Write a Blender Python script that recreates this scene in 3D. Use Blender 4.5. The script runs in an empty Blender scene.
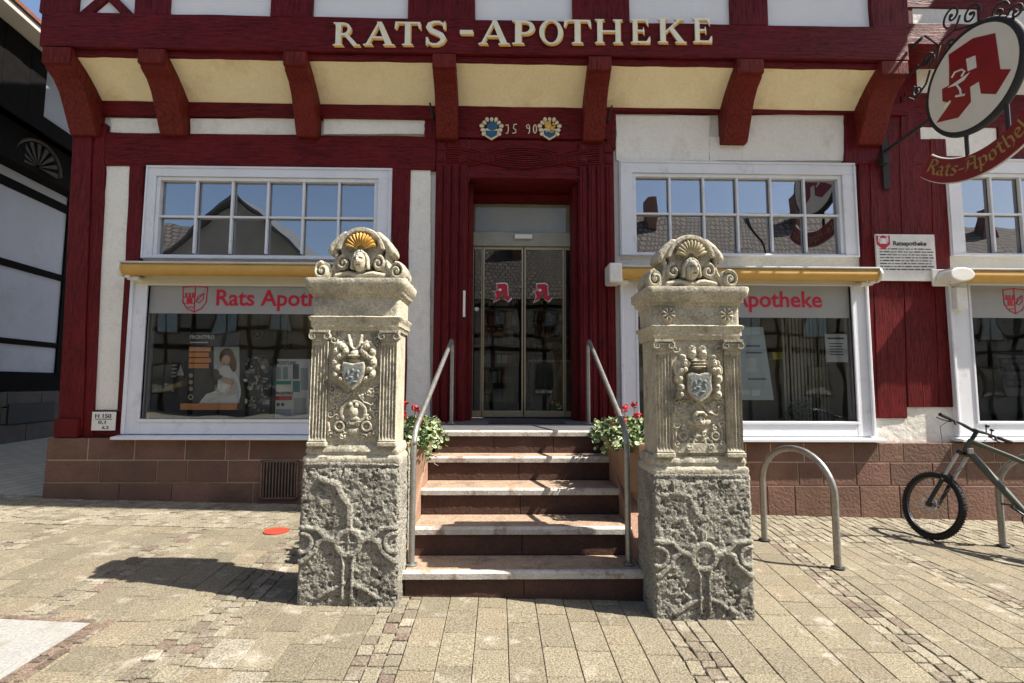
import bpy, bmesh, math, random
import numpy as np
from mathutils import Vector, Matrix, Euler, noise as mnoise
random.seed(7)
R = math.radians
sc = bpy.context.scene
COL = sc.collection

# ------------------------------------------------------------------ camera
F_PX, EYE = 510.0, 1.5
YAW, PITCH, ROLL = R(1.15), R(4.76), R(0.22)
camd = bpy.data.cameras.new('camera'); cam = bpy.data.objects.new('camera', camd); COL.objects.link(cam)
camd.sensor_width = 36.0; camd.lens = F_PX/1024*36; camd.clip_end = 600; camd.clip_start = .05
cam.location = (0, 0, EYE)
CM = Matrix.Rotation(-YAW, 3, 'Z') @ Matrix.Rotation(R(90)+PITCH, 3, 'X') @ Matrix.Rotation(ROLL, 3, 'Z')
cam.rotation_euler = CM.to_euler()
sc.camera = cam
def ray(px, py):
    return CM @ Vector(((px-512)/F_PX, -(py-341.5)/F_PX, -1))
def U(px, py, Y):                       # a point of the place on the upright plane y = Y
    d = ray(px, py); t = Y/d.y
    return (d.x*t, EYE+d.z*t)
def UX(px, Y, py=384): return U(px, py, Y)[0]
def UZ(py, Y, px=512): return U(px, py, Y)[1]
def US(px, py, X):                      # ... on the plane x = X
    d = ray(px, py); t = X/d.x
    return (d.y*t, EYE+d.z*t)
SL = -.024
def gz(x): return SL*x
def G(px, py):
    d = ray(px, py); t = EYE/(SL*d.x-d.z)
    return Vector((d.x*t, d.y*t, EYE+d.z*t))

# ------------------------------------------------------------------ materials
def nodes(m):
    m.use_nodes = True; nt = m.node_tree; nt.nodes.clear()
    out = nt.nodes.new('ShaderNodeOutputMaterial'); b = nt.nodes.new('ShaderNodeBsdfPrincipled')
    nt.links.new(b.outputs[0], out.inputs[0]); return nt, b, out
def ramp(nt, fac, stops):
    r = nt.nodes.new('ShaderNodeValToRGB'); e = r.color_ramp.elements
    while len(e) < len(stops): e.new(.5)
    for k, (p, c) in enumerate(stops): e[k].position = p; e[k].color = (*c, 1) if len(c) == 3 else c
    nt.links.new(fac, r.inputs[0]); return r.outputs[0]
def noise_tex(nt, vec, scale, detail=6, rough=.6, dist=0):
    n = nt.nodes.new('ShaderNodeTexNoise'); n.inputs['Scale'].default_value = scale
    n.inputs['Detail'].default_value = detail; n.inputs['Roughness'].default_value = rough
    n.inputs['Distortion'].default_value = dist
    nt.links.new(vec, n.inputs['Vector']); return n.outputs[0]
def coords(nt, stretch=(1, 1, 1), kind='Object'):
    tc = nt.nodes.new('ShaderNodeTexCoord'); mp = nt.nodes.new('ShaderNodeMapping')
    mp.inputs['Scale'].default_value = stretch
    nt.links.new(tc.outputs[kind], mp.inputs[0]); return mp.outputs[0]
def mixc(nt, a, b, f, mode='MIX'):
    m = nt.nodes.new('ShaderNodeMix'); m.data_type = 'RGBA'; m.blend_type = mode
    for s, v in ((m.inputs[0], f), (m.inputs[6], a), (m.inputs[7], b)):
        if hasattr(v, 'default_value') or hasattr(v, 'is_linked'): nt.links.new(v, s)
        elif isinstance(v, (int, float)): s.default_value = v
        else: s.default_value = (*v, 1)
    return m.outputs[2]
def dk(c, k): return tuple(x*k for x in c)
def pm(name, c1, c2=None, scale=4, rough=.6, bump=.3, bscale=60, bdist=.004, metal=0, stretch=(1, 1, 1), fine=None, attr=False,
       coat=0, dirt=None, dscale=1.3, dlo=.5, dhi=.7, spec=.5, rvar=0):
    m = bpy.data.materials.new(name); nt, b, out = nodes(m)
    v = coords(nt, stretch)
    c2 = c2 or dk(c1, .75)
    n1 = noise_tex(nt, v, scale, 8, .65)
    col = ramp(nt, n1, [(.3, c2), (.7, c1)])
    if attr:
        a = nt.nodes.new('ShaderNodeVertexColor'); a.layer_name = 'Col'
        col = mixc(nt, col, a.outputs[0], 1.0, 'MULTIPLY')
    if fine:
        n2 = noise_tex(nt, v, fine[0], 3, .7)
        col = mixc(nt, col, ramp(nt, n2, [(.35, (fine[1],)*3), (.6, (1, 1, 1))]), 1.0, 'MULTIPLY')
    if dirt:
        v2 = coords(nt); n3 = noise_tex(nt, v2, dscale, 9, .7)
        col = mixc(nt, col, dirt, ramp(nt, n3, [(dlo, (0, 0, 0)), (dhi, (1, 1, 1))]))
    nt.links.new(col, b.inputs['Base Color'])
    b.inputs['Roughness'].default_value = rough; b.inputs['Metallic'].default_value = metal
    b.inputs['Specular IOR Level'].default_value = spec; b.inputs['Coat Weight'].default_value = coat
    if rvar:
        nr = noise_tex(nt, v, scale*2.3, 5)
        nt.links.new(ramp(nt, nr, [(.3, (rough-rvar,)*3), (.7, (min(1, rough+rvar),)*3)]), b.inputs['Roughness'])
    if bump:
        bp = nt.nodes.new('ShaderNodeBump'); bp.inputs['Strength'].default_value = bump; bp.inputs['Distance'].default_value = bdist
        nt.links.new(noise_tex(nt, v, bscale, 6, .6), bp.inputs['Height']); nt.links.new(bp.outputs[0], b.inputs['Normal'])
    return m
def wood(name, c1, c2, axis, rough=.5, bump=.6, chips=None):
    s = [9, 9, 9]; s[axis] = .8
    m = bpy.data.materials.new(name); nt, b, out = nodes(m)
    v = coords(nt, tuple(s)); v0 = coords(nt)
    g = noise_tex(nt, v, 5, 8, .7, .3)
    col = ramp(nt, g, [(.32, dk(c2, .75)), (.5, c1), (.66, dk(c1, 1.35))])
    col = mixc(nt, col, dk(c1, .3), ramp(nt, noise_tex(nt, v, 11, 4, .6), [(.54, (0, 0, 0)), (.60, (.9, .9, .9))]))
    col = mixc(nt, col, (.20, .085, .08), ramp(nt, noise_tex(nt, v, 19, 8, .8), [(.66, (0, 0, 0)), (.72, (.55, .55, .55))]))
    col = mixc(nt, col, dk(c1, 1.5), ramp(nt, noise_tex(nt, v0, 1.7, 7, .6), [(.45, (0, 0, 0)), (.8, (.6, .6, .6))])); b.inputs['Specular IOR Level'].default_value = .16
    if chips: col = mixc(nt, col, chips, ramp(nt, noise_tex(nt, v0, 7, 9, .8), [(.705, (0, 0, 0)), (.73, (1, 1, 1))]))
    nt.links.new(col, b.inputs['Base Color'])
    nt.links.new(ramp(nt, g, [(.3, (min(1, rough+.15),)*3), (.7, (rough-.05,)*3)]), b.inputs['Roughness'])
    bp = nt.nodes.new('ShaderNodeBump'); bp.inputs['Strength'].default_value = bump; bp.inputs['Distance'].default_value = .022
    nt.links.new(g, bp.inputs['Height'])
    b2 = nt.nodes.new('ShaderNodeBump'); b2.inputs['Strength'].default_value = .35; b2.inputs['Distance'].default_value = .004
    nt.links.new(noise_tex(nt, v0, 55, 4, .6), b2.inputs['Height']); nt.links.new(bp.outputs[0], b2.inputs['Normal'])
    nt.links.new(b2.outputs[0], b.inputs['Normal'])
    return m
RED1, RED2 = (.112, .0072, .0088), (.068, .0042, .0056)
MRV = wood('red_oak_upright', RED1, RED2, 2); MRH = wood('red_oak_level', RED1, RED2, 0)
MRB = wood('red_oak_bounce_lit', (.135, .015, .009), (.090, .008, .006), 2)  # oak shifted towards orange: bounced light put into the bracket colour
MRP = wood('red_boards_worn', RED1, RED2, 2, chips=(.32, .18, .15))
MPL = pm('white_plaster', (.86, .84, .77), (.78, .755, .68), 1.6, .9, 1.0, 9, .016, fine=(45, .90), dirt=(.48, .43, .35), dscale=1.6, dlo=.54, dhi=.80)
MPW = pm('upper_plaster', (.80, .80, .80), (.74, .74, .75), 1.5, .9, .6, 9, .01)
MCV = pm('cream_cove_plaster', (.90, .80, .54), (.83, .72, .47), 1.8, .9, .9, 7, .016, fine=(30, .92), dirt=(.62, .48, .27), dscale=1.7, dlo=.55, dhi=.78)
MFR = pm('window_paint', (.74, .76, .80), (.66, .68, .72), 3, .42, .35, 30, .003, dirt=(.38, .38, .38), dscale=3.1, dlo=.56, dhi=.82)
MFB = pm('beige_paint', (.66, .62, .45), (.60, .56, .41), 3, .4, .2, 30, .002)
MGO = pm('ochre_awning_fabric', (.58, .35, .09), (.50, .29, .07), 6, .7, .4, 200, .002)
MWM = pm('white_metal', (.80, .79, .74), (.72, .71, .66), 6, .35, .1, 50, .001, fine=(30, .9))
MGM = pm('grey_moulding', (.33, .34, .38), None, 6, .4, .1, 50, .001)
MST = pm('red_sandstone', (.225, .125, .086), (.135, .072, .051), 2.5, .85, 1.0, 26, .012, fine=(70, .75), dirt=(.25, .20, .16), dscale=1.3, dlo=.60, dhi=.78, attr=True)
MMO = pm('pale_mortar', (.52, .40, .30), None, 20, .95, .6, 60, .006)
MPS = pm('pillar_sandstone', (.56, .52, .41), (.41, .38, .295), 6, .95, 1.2, 42, .007, fine=(70, .6), dirt=(.17, .16, .135), dscale=6.5, dlo=.50, dhi=.74)
MPB = pm('rough_pillar_block', (.50, .48, .41), (.34, .325, .275), 7, .97, 1.8, 50, .016, fine=(75, .45), dirt=(.15, .14, .12), dscale=4.0, dlo=.48, dhi=.68)
MPD = pm('shield_slate', (.22, .24, .24), (.14, .16, .16), 14, .8, .8, 50, .006)
MSG = pm('gilded_shell', (.62, .37, .07), (.42, .25, .06), 20, .6, .4, 60, .003)
MTR = pm('step_tread_stone', (.48, .36, .25), (.32, .22, .155), 5, .9, 1.1, 45, .008, fine=(80, .55), dirt=(.17, .115, .085), dscale=4.6, dlo=.50, dhi=.68)
MRI = pm('step_riser_stone', (.10, .048, .034), (.055, .027, .020), 4, .85, .9, 30, .008, fine=(60, .7))
MNO = pm('nosing_paint', (.62, .60, .56), (.45, .42, .38), 6, .75, .7, 60, .005, fine=(70, .75), dirt=(.26, .19, .15), dscale=7, dlo=.52, dhi=.64)
MGV = pm('galvanised_steel', (.36, .36, .34), (.26, .26, .25), 12, .42, .25, 60, .002, metal=.7, fine=(40, .8), rvar=.08)
MIR = pm('black_iron', (.02, .02, .022), None, 8, .75, .4, 60, .003)
MBR = pm('champagne_aluminium', (.42, .36, .24), (.38, .32, .21), 8, .35, 0, metal=.6)
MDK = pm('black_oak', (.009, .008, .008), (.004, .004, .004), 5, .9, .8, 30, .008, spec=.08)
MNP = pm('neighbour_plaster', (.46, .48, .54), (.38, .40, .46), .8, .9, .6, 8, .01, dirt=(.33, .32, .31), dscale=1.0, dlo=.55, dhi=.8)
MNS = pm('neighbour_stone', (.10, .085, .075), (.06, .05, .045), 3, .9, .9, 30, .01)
MRU = pm('tyre_rubber', (.018, .018, .018), None, 30, .85, .4, 90, .003)
MBK = pm('black_components', (.015, .015, .016), None, 20, .35, 0)
MBF = pm('bike_frame_paint', (.065, .07, .045), (.05, .055, .035), 10, .4, .1, 40, .001, coat=.2)
MSV = pm('silver_alloy', (.55, .55, .55), None, 10, .3, 0, metal=.9)
MGLD = pm('gold_leaf', (.92, .74, .40), (.80, .60, .28), 12, .38, .3, 30, .002, metal=.55)
MLW = pm('letter_sheen_gold', (.86, .81, .64), (.78, .70, .46), 10, .4, .2, 30, .002, metal=.15, attr=True)  # pale face colour holds the reflections of gold leaf
MRL = pm('signal_red', (.50, .008, .03), (.46, .007, .027), 8, .45, 0)
MLF = pm('leaf_green', (.09, .145, .035), (.05, .09, .022), 9, .55, .2, 40, .002, attr=True)
MFL = pm('petal_red', (.62, .006, .012), (.42, .004, .010), 14, .6, 0)
MPT = pm('planter_brown', (.30, .19, .12), (.22, .135, .085), 3, .7, .4, 40, .003)
MSO = pm('potting_soil', (.035, .025, .018), None, 20, .95, 1, 50, .02)
MIN = pm('shop_wall_paint', (.30, .26, .20), None, 2, .8, .1)
MIF = pm('shop_floor', (.16, .13, .10), None, 3, .35, .1)
MWD = pm('shelf_wood', (.20, .13, .07), None, 5, .5, .2)
MPR = bpy.data.materials.new('printed')
nt, b, out = nodes(MPR); a_ = nt.nodes.new('ShaderNodeVertexColor'); a_.layer_name = 'Col'
nt.links.new(a_.outputs[0], b.inputs['Base Color']); b.inputs['Roughness'].default_value = .5
def glass(name, tint, refl, mul=1.6):
    m = bpy.data.materials.new(name); nt, b, out = nodes(m); nt.nodes.remove(b)
    tr = nt.nodes.new('ShaderNodeBsdfTransparent'); tr.inputs[0].default_value = (*tint, 1)
    gl = nt.nodes.new('ShaderNodeBsdfGlossy'); gl.inputs['Roughness'].default_value = .0; gl.inputs[0].default_value = (.95, .97, 1, 1)
    v = coords(nt, kind='Object'); bp = nt.nodes.new('ShaderNodeBump'); bp.inputs['Strength'].default_value = .16; bp.inputs['Distance'].default_value = .02
    nt.links.new(noise_tex(nt, v, 1.6, 1, .5), bp.inputs['Height']); nt.links.new(bp.outputs[0], gl.inputs['Normal'])
    fr = nt.nodes.new('ShaderNodeFresnel'); fr.inputs[0].default_value = 1.5
    ma = nt.nodes.new('ShaderNodeMath'); ma.operation = 'MULTIPLY_ADD'; ma.inputs[1].default_value = mul; ma.inputs[2].default_value = refl
    nt.links.new(fr.outputs[0], ma.inputs[0]); ma.use_clamp = True
    mx = nt.nodes.new('ShaderNodeMixShader'); nt.links.new(ma.outputs[0], mx.inputs[0])
    nt.links.new(tr.outputs[0], mx.inputs[1]); nt.links.new(gl.outputs[0], mx.inputs[2])
    nt.links.new(mx.outputs[0], out.inputs[0]); return m
MGU = glass('upper_glass', (.5, .52, .53), .26)
MGS = glass('shop_glass', (.98, .99, .98), .015, mul=.95)
MGD = glass('door_glass', (.94, .95, .92), .02, mul=1.1)
MFI = pm('frosted_film', (.34, .34, .33), (.30, .30, .29), 2, .35, 0)

# ------------------------------------------------------------------ mesh builder
class MB:
    def __init__(s): s.v = []; s.f = []; s.c = []; s.cur = (1, 1, 1)
    def add(s, vs, fs, col=None):
        n = len(s.v); s.v += [tuple(p) for p in vs]; s.f += [tuple(i+n for i in f) for f in fs]; s.c += [col or s.cur]*len(fs); return s
    def box(s, x0, x1, y0, y1, z0, z1, col=None):
        if x0 > x1: x0, x1 = x1, x0
        if y0 > y1: y0, y1 = y1, y0
        if z0 > z1: z0, z1 = z1, z0
        return s.add([(x0, y0, z0), (x1, y0, z0), (x1, y1, z0), (x0, y1, z0), (x0, y0, z1), (x1, y0, z1), (x1, y1, z1), (x0, y1, z1)],
              [(0, 3, 2, 1), (4, 5, 6, 7), (0, 1, 5, 4), (1, 2, 6, 5), (2, 3, 7, 6), (3, 0, 4, 7)], col)
    def hexa(s, a, b, col=None):       # two quads, a lower b upper, counterclockwise from above
        return s.add(list(a)+list(b), [(0, 3, 2, 1), (4, 5, 6, 7), (0, 1, 5, 4), (1, 2, 6, 5), (2, 3, 7, 6), (3, 0, 4, 7)], col)
    def prism(s, pts, d0, d1, plane='xz', col=None):
        n = len(pts)
        ar = sum(pts[i][0]*pts[(i+1) % n][1]-pts[(i+1) % n][0]*pts[i][1] for i in range(n))
        if ar < 0: pts = pts[::-1]
        if plane == 'xz': P = lambda p, d: (p[0], d, p[1])
        elif plane == 'yz': P = lambda p, d: (d, p[0], p[1])
        else: P = lambda p, d: (p[0], p[1], d)
        vs = [P(p, d0) for p in pts]+[P(p, d1) for p in pts]
        fl = (d0 > d1) ^ (plane == 'xz')
        fs = [tuple(range(n))[::-1], tuple(range(n, 2*n))]+[(i, (i+1) % n, n+(i+1) % n, n+i) for i in range(n)]
        if fl: fs = [f[::-1] for f in fs]
        return s.add(vs, fs, col)
    def tube(s, path, r, n=8, caps=True, col=None, closed=False):
        P = [Vector(p) for p in path]; m = len(P); rr = r if isinstance(r, (list, tuple)) else [r]*m
        T = []
        for i in range(m):
            if closed: t = P[(i+1) % m]-P[i-1]
            else: t = P[min(i+1, m-1)]-P[max(i-1, 0)]
            T.append(t.normalized())
        up = Vector((0, 0, 1)) if abs(T[0].z) < .9 else Vector((1, 0, 0))
        nrm = (up-T[0]*up.dot(T[0])).normalized(); vs = []
        for i in range(m):
            nrm = (nrm-T[i]*nrm.dot(T[i])).normalized(); bn = T[i].cross(nrm)
            for k in range(n):
                a = 2*math.pi*k/n; vs.append(P[i]+(nrm*math.cos(a)+bn*math.sin(a))*rr[i])
        fs = []
        for i in range(m if closed else m-1):
            j = (i+1) % m
            for k in range(n): fs.append((i*n+k, i*n+(k+1) % n, j*n+(k+1) % n, j*n+k))
        if caps and not closed: fs += [tuple(range(n))[::-1], tuple(range((m-1)*n, m*n))]
        return s.add(vs, fs, col)
    def ball(s, c, r, nu=14, nv=9, col=None):
        rx, ry, rz = r if isinstance(r, (tuple, list)) else (r, r, r)
        vs = [(c[0], c[1], c[2]-rz)]
        for j in range(1, nv):
            ph = -math.pi/2+math.pi*j/nv
            for i in range(nu):
                th = 2*math.pi*i/nu; vs.append((c[0]+rx*math.cos(ph)*math.cos(th), c[1]+ry*math.cos(ph)*math.sin(th), c[2]+rz*math.sin(ph)))
        vs.append((c[0], c[1], c[2]+rz)); L = len(vs)-1; fs = []
        for i in range(nu): fs.append((0, 1+(i+1) % nu, 1+i))
        for j in range(nv-2):
            for i in range(nu): a = 1+j*nu; fs.append((a+i, a+(i+1) % nu, a+nu+(i+1) % nu, a+nu+i))
        a = 1+(nv-2)*nu
        for i in range(nu): fs.append((a+i, a+(i+1) % nu, L))
        return s.add(vs, fs, col)
    def grid(s, P, flip=False, col=None, closed_u=False):      # P[j][i] points
        nj, ni = len(P), len(P[0]); vs = [p for row in P for p in row]; fs = []
        for j in range(nj-1):
            for i in range(ni if closed_u else ni-1):
                k = (i+1) % ni; q = (j*ni+i, j*ni+k, (j+1)*ni+k, (j+1)*ni+i); fs.append(q[::-1] if flip else q)
        return s.add(vs, fs, col)
    def xform(s, Mx):
        s.v = [tuple(Mx @ Vector(p)) for p in s.v]; return s
    def merge(s, o):
        n = len(s.v); s.v += o.v; s.f += [tuple(i+n for i in f) for f in o.f]; s.c += o.c; return s
    def build(s, name, mat, parent=None, label=None, cat=None, group=None, kind=None, bevel=0, smooth=0, local=False, seg=2):
        me = bpy.data.meshes.new(name)
        off = Vector((0, 0, 0))
        if parent is not None and not local:
            p = parent
            while p is not None: off += Vector(p.location); p = p.parent
        base = None
        if parent is None:
            A = np.array(s.v); lo, hi = A.min(0), A.max(0); base = Vector(((lo[0]+hi[0])/2, (lo[1]+hi[1])/2, lo[2]))
            if kind == 'structure' or local: base = Vector((0, 0, 0))
            off = base
        me.from_pydata([(p[0]-off.x, p[1]-off.y, p[2]-off.z) for p in s.v], [], s.f)
        ca = me.color_attributes.new('Col', 'FLOAT_COLOR', 'CORNER')
        cl = np.ones((len(me.loops), 4), dtype=np.float32)
        k = 0; lens = [len(f) for f in s.f]
        arr = np.repeat(np.array(s.c, dtype=np.float32), lens, axis=0); cl[:, :3] = arr
        ca.data.foreach_set('color', cl.ravel())
        me.materials.append(mat)
        if smooth:
            me.polygons.foreach_set('use_smooth', [True]*len(me.polygons)); me.update()
            me.set_sharp_from_angle(angle=R(smooth))
        me.update()
        o = bpy.data.objects.new(name, me); COL.objects.link(o)
        if parent is not None: o.parent = parent
        elif base is not None: o.location = base
        tag(o, label, cat, group, kind)
        if bevel:
            b = o.modifiers.new('bevel', 'BEVEL'); b.width = bevel; b.segments = seg; b.limit_method = 'ANGLE'; b.angle_limit = R(35)
        return o
def tag(o, label=None, cat=None, group=None, kind=None):
    if label: o['label'] = label
    if cat: o['category'] = cat
    if group: o['group'] = group
    if kind: o['kind'] = kind
    return o
def empty(name, loc, label, cat, group=None, rot=None):
    o = bpy.data.objects.new(name, None); COL.objects.link(o); o.location = loc
    if rot: o.rotation_euler = rot
    return tag(o, label, cat, group)
def copy_tree(o, parent=None):
    c = o.copy(); COL.objects.link(c); c.parent = parent
    for ch in o.children: copy_tree(ch, c)
    return c
def timber(mb, x0, x1, z0, z1, y0, y1, j=.006, along=None, seg=.25, col=None):     # hand hewn square timber in the facade
    w, h = x1-x0, z1-z0; along = along or ('z' if h > w else 'x'); L = h if along == 'z' else w
    n = max(2, int(L/seg)); P = []
    for k in range(n+1):
        t = k/n; e = 0 if k in (0, n) else 1
        d = [random.uniform(-j, j)*1 for _ in range(4)]
        if along == 'z':
            z = z0+h*t; P.append([(x0+d[0], y0+d[2]*.5, z), (x1+d[1], y0+d[3]*.5, z), (x1+d[1], y1, z), (x0+d[0], y1, z)])
        else:
            x = x0+w*t; P.append([(x, y0+d[2]*.5, z0+d[0]), (x, y1, z0+d[0]), (x, y1, z1+d[1]), (x, y0+d[3]*.5, z1+d[1])])
    ns = len(mb.v); mb.grid(P, closed_u=True, col=col)
    m = len(mb.v); mb.f += [(ns+3, ns+2, ns+1, ns), (m-4, m-3, m-2, m-1)]; mb.c += [col or mb.cur]*2
    return mb
_tc = {}
def text_mesh(s, size=1.0, offset=0.0, shear=0.0, extrude=0.0, spacing=1.0):
    cu = bpy.data.curves.new('t', 'FONT'); cu.body = s; cu.size = size; cu.offset = offset; cu.shear = shear; cu.extrude = extrude
    cu.space_character = spacing; cu.resolution_u = 3; cu.fill_mode = 'BOTH' if extrude else 'FRONT'
    o = bpy.data.objects.new('t', cu); COL.objects.link(o)
    dg = bpy.context.evaluated_depsgraph_get(); dg.update()
    me = bpy.data.meshes.new_from_object(o.evaluated_get(dg))
    v = [tuple(p.co) for p in me.vertices]; f = [tuple(p.vertices) for p in me.polygons]
    bpy.data.objects.remove(o); bpy.data.curves.remove(cu); bpy.data.meshes.remove(me)
    return v, f
def add_text(mb, s, x0, x1, z0, y, depth=0, offset=0, h=None, col=None, mapf=None):
    v, f = text_mesh(s, 1.0, offset, extrude=.5 if depth else 0)
    xs = [p[0] for p in v]; ys = [p[1] for p in v]; lo, hi = min(xs), max(xs)
    sx = (x1-x0)/(hi-lo); sz = (h/(max(ys)-min(ys))) if h else sx; b = min(ys)
    if mapf: vs = [mapf(x0+(p[0]-lo)*sx, z0+(p[1]-(b if h else 0))*sz) for p in v]
    else: vs = [(x0+(p[0]-lo)*sx, y-depth*(p[2]+.5), z0+(p[1]-(b if h else 0))*sz) for p in v]
    return mb.add(vs, f, col)
def arc(cx, cz, r, a0, a1, n, ry=None):
    ry = ry or r
    return [(cx+r*math.cos(R(a0+(a1-a0)*k/n)), cz+ry*math.sin(R(a0+(a1-a0)*k/n))) for k in range(n+1)]
# noise for heightfields
def vnoise(X, Z, seed=0):
    xi = np.floor(X).astype(int); zi = np.floor(Z).astype(int); fx = X-xi; fz = Z-zi
    fx = fx*fx*(3-2*fx); fz = fz*fz*(3-2*fz)
    def h(a, b):
        n = (a*374761393+b*668265263+seed*982451653) & 0x7fffffff
        n = ((n ^ (n >> 13))*1274126177) & 0x7fffffff
        return ((n ^ (n >> 16)) & 0xffff)/65535.0
    return (h(xi, zi)*(1-fx)+h(xi+1, zi)*fx)*(1-fz)+(h(xi, zi+1)*(1-fx)+h(xi+1, zi+1)*fx)*fz
def fbm(X, Z, s, oct=4, seed=0, g=.55):
    a = 1; t = 0; w = 0
    for k in range(oct): t = t+a*vnoise(X*s, Z*s, seed+k); w += a; a *= g; s *= 2.03
    return t/w-.5
def sm(x, a, b):
    t = np.clip((x-a)/(b-a), 0, 1); return t*t*(3-2*t)
# ------------------------------------------------------------------ world, sun
SUN_EL, SUN_AZ = R(51.5), R(14)
w = bpy.data.worlds.new('World'); sc.world = w; w.use_nodes = True
wn = w.node_tree; wn.nodes.clear(); wo = wn.nodes.new('ShaderNodeOutputWorld'); bg = wn.nodes.new('ShaderNodeBackground')
sky = wn.nodes.new('ShaderNodeTexSky'); sky.sky_type = 'NISHITA'; sky.sun_disc = False
sky.sun_elevation = SUN_EL; sky.sun_rotation = R(90)+SUN_AZ; sky.dust_density = 2.0; sky.ozone_density = 1.2
wn.links.new(sky.outputs[0], bg.inputs[0]); bg.inputs[1].default_value = .088; wn.links.new(bg.outputs[0], wo.inputs[0])
sl = bpy.data.lights.new('sun', 'SUN'); sl.energy = 5.0; sl.angle = R(.5); sl.color = (1, .93, .82)
so = bpy.data.objects.new('sun', sl); COL.objects.link(so); so.location = (20, -5, 25)
ld = Vector((-math.cos(SUN_AZ)*math.cos(SUN_EL), math.sin(SUN_AZ)*math.cos(SUN_EL), -math.sin(SUN_EL)))
so.rotation_euler = ld.to_track_quat('-Z', 'Y').to_euler()
vs = sc.view_settings; sc.display_settings.display_device = 'sRGB'
vs.view_transform = 'Standard'; vs.look = 'None'; vs.gamma = 1; vs.use_curve_mapping = False; vs.exposure = 1.2
sc.cycles.max_bounces = 8; sc.cycles.transparent_max_bounces = 12; sc.cycles.diffuse_bounces = 4; sc.cycles.glossy_bounces = 4
sc.cycles.sample_clamp_indirect = 6; sc.cycles.use_denoising = True
sc.cycles.caustics_reflective = False; sc.cycles.caustics_refractive = False

# ------------------------------------------------------------------ ground
MGR = bpy.data.materials.new('street_paving'); nt, b, out = nodes(MGR)
v = coords(nt); mp = nt.nodes.new('ShaderNodeMapping'); mp.inputs['Rotation'].default_value = (0, 0, R(90)); nt.links.new(v, mp.inputs[0])
br = nt.nodes.new('ShaderNodeTexBrick'); br.inputs['Scale'].default_value = 1; br.inputs['Brick Width'].default_value = .3; br.inputs['Row Height'].default_value = .2
br.inputs['Mortar Size'].default_value = .006; br.inputs['Color1'].default_value = (.36, .33, .26, 1); br.inputs['Color2'].default_value = (.30, .28, .22, 1); br.inputs['Mortar'].default_value = (.09, .08, .06, 1)
nt.links.new(mp.outputs[0], br.inputs['Vector']); nt.links.new(br.outputs[0], b.inputs['Base Color']); b.inputs['Roughness'].default_value = .9
m = MB(); xs = [-150, -60, -25, -12, 0, 12, 25, 60, 150]; ys = [-150, -40, -10, 0, 10, 40, 150]
def gz2(x): return gz(max(-25, min(25, x)))
m.grid([[(x, y, gz2(x)-.02) for x in xs] for y in ys]); m.build('ground', MGR, kind='structure')
MPV = pm('pavement_stone', (1, 1, 1), (.90, .89, .87), 9, .93, 1.2, 75, .008, fine=(95, .32), attr=True, dirt=(.60, .55, .48), dscale=5, dlo=.56, dhi=.9)
pv = MB(); rnd = random.Random(3)
STR = [(-5.35, -5.45), (-4.12, -4.25), (-2.82, -2.98), (-1.72, -1.90), (-.66, -.70), (1.14, 1.18), (2.42, 2.80), (3.68, 3.80), (4.95, 5.15), (6.3, 6.5)]
CW = .088
def lerp(a, b, t): return a+(b-a)*t
def sx(k, y): a, b = STR[k]; return lerp(a, b, (y-2.6)/2.6)
slabs = [(.275, .240, .166), (.292, .256, .178), (.248, .218, .154), (.308, .271, .190), (.288, .243, .168), (.265, .232, .164)]
cobs = [(.31, .275, .20), (.28, .25, .18), (.25, .21, .155), (.23, .195, .145), (.35, .315, .235), (.23, .175, .135), (.29, .26, .185), (.33, .295, .215)]
def stone(a, b_, c, d, col, j, dz):
    gap = j; cx = (a[0]+b_[0]+c[0]+d[0])/4; cy = (a[1]+b_[1]+c[1]+d[1])/4
    tx, ty = rnd.uniform(-.006, .006), rnd.uniform(-.006, .006); top = []; mid = []; low = []
    for p in (a, b_, c, d):
        ex, ey = p[0]-cx, p[1]-cy; L = math.hypot(ex, ey)
        f1 = max(.3, 1-gap*1.41/L); f2 = max(.2, 1-(gap*1.41+.006)/L)
        x1, y1 = cx+ex*f1, cy+ey*f1; x2, y2 = cx+ex*f2, cy+ey*f2
        z = gz(x2)+dz+tx*ex+ty*ey
        low.append((x1, y1, gz(x1)-.018)); mid.append((x1, y1, z-.004)); top.append((x2, y2, z))
    n = len(pv.v); pv.v += low+mid+top
    fs = [(n+8, n+9, n+10, n+11)]
    for i in range(4):
        k = (i+1) % 4; fs += [(n+i, n+k, n+4+k, n+4+i), (n+4+i, n+4+k, n+8+k, n+8+i)]
    pv.f += fs; pv.c += [col]*9
def vary(c, s=.1):
    k = 1+rnd.uniform(-s, s); return tuple(x*k for x in c)
YB = 5.25                                     # beyond this line the pavement is laid in small setts
def wob(x, y): return x
WP = [G(-60, 617), G(92, 625), G(0, 683), G(-200, 683)]        # the white patch at the kerb, left out of the slabs
for k in range(-1, len(STR)):
    XL = (lambda y: sx(k, y)+.13*(1 if k != 3 else 1.25)) if k >= 0 else (lambda y: -9.5)
    XR = (lambda y: sx(k+1, y)-.13*(1 if k+1 != 3 else 1.25)) if k < len(STR)-1 else (lambda y: 9.5)
    n = max(2, round((XR(3)-XL(3))/.205))
    for i in range(n):
        y = -1.5+rnd.uniform(0, .3)
        while y < YB:
            L = rnd.choice([.24, .3, .3, .36, .42]); y1 = min(YB, y+L)
            if y1 - y > .04:
                t0, t1 = i/n, (i+1)/n
                c = vary(slabs[rnd.randrange(6)], .10)
                cx_ = lerp(XL(y), XR(y), (t0+t1)/2)
                if rnd.random() < .012: c = (.35, .32, .25)
                stone((lerp(XL(y), XR(y), t0), y), (lerp(XL(y), XR(y), t1), y), (lerp(XL(y1), XR(y1), t1), y1), (lerp(XL(y1), XR(y1), t0), y1), c, .0024, rnd.uniform(-.0015, .0015))
            y = y1
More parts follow.
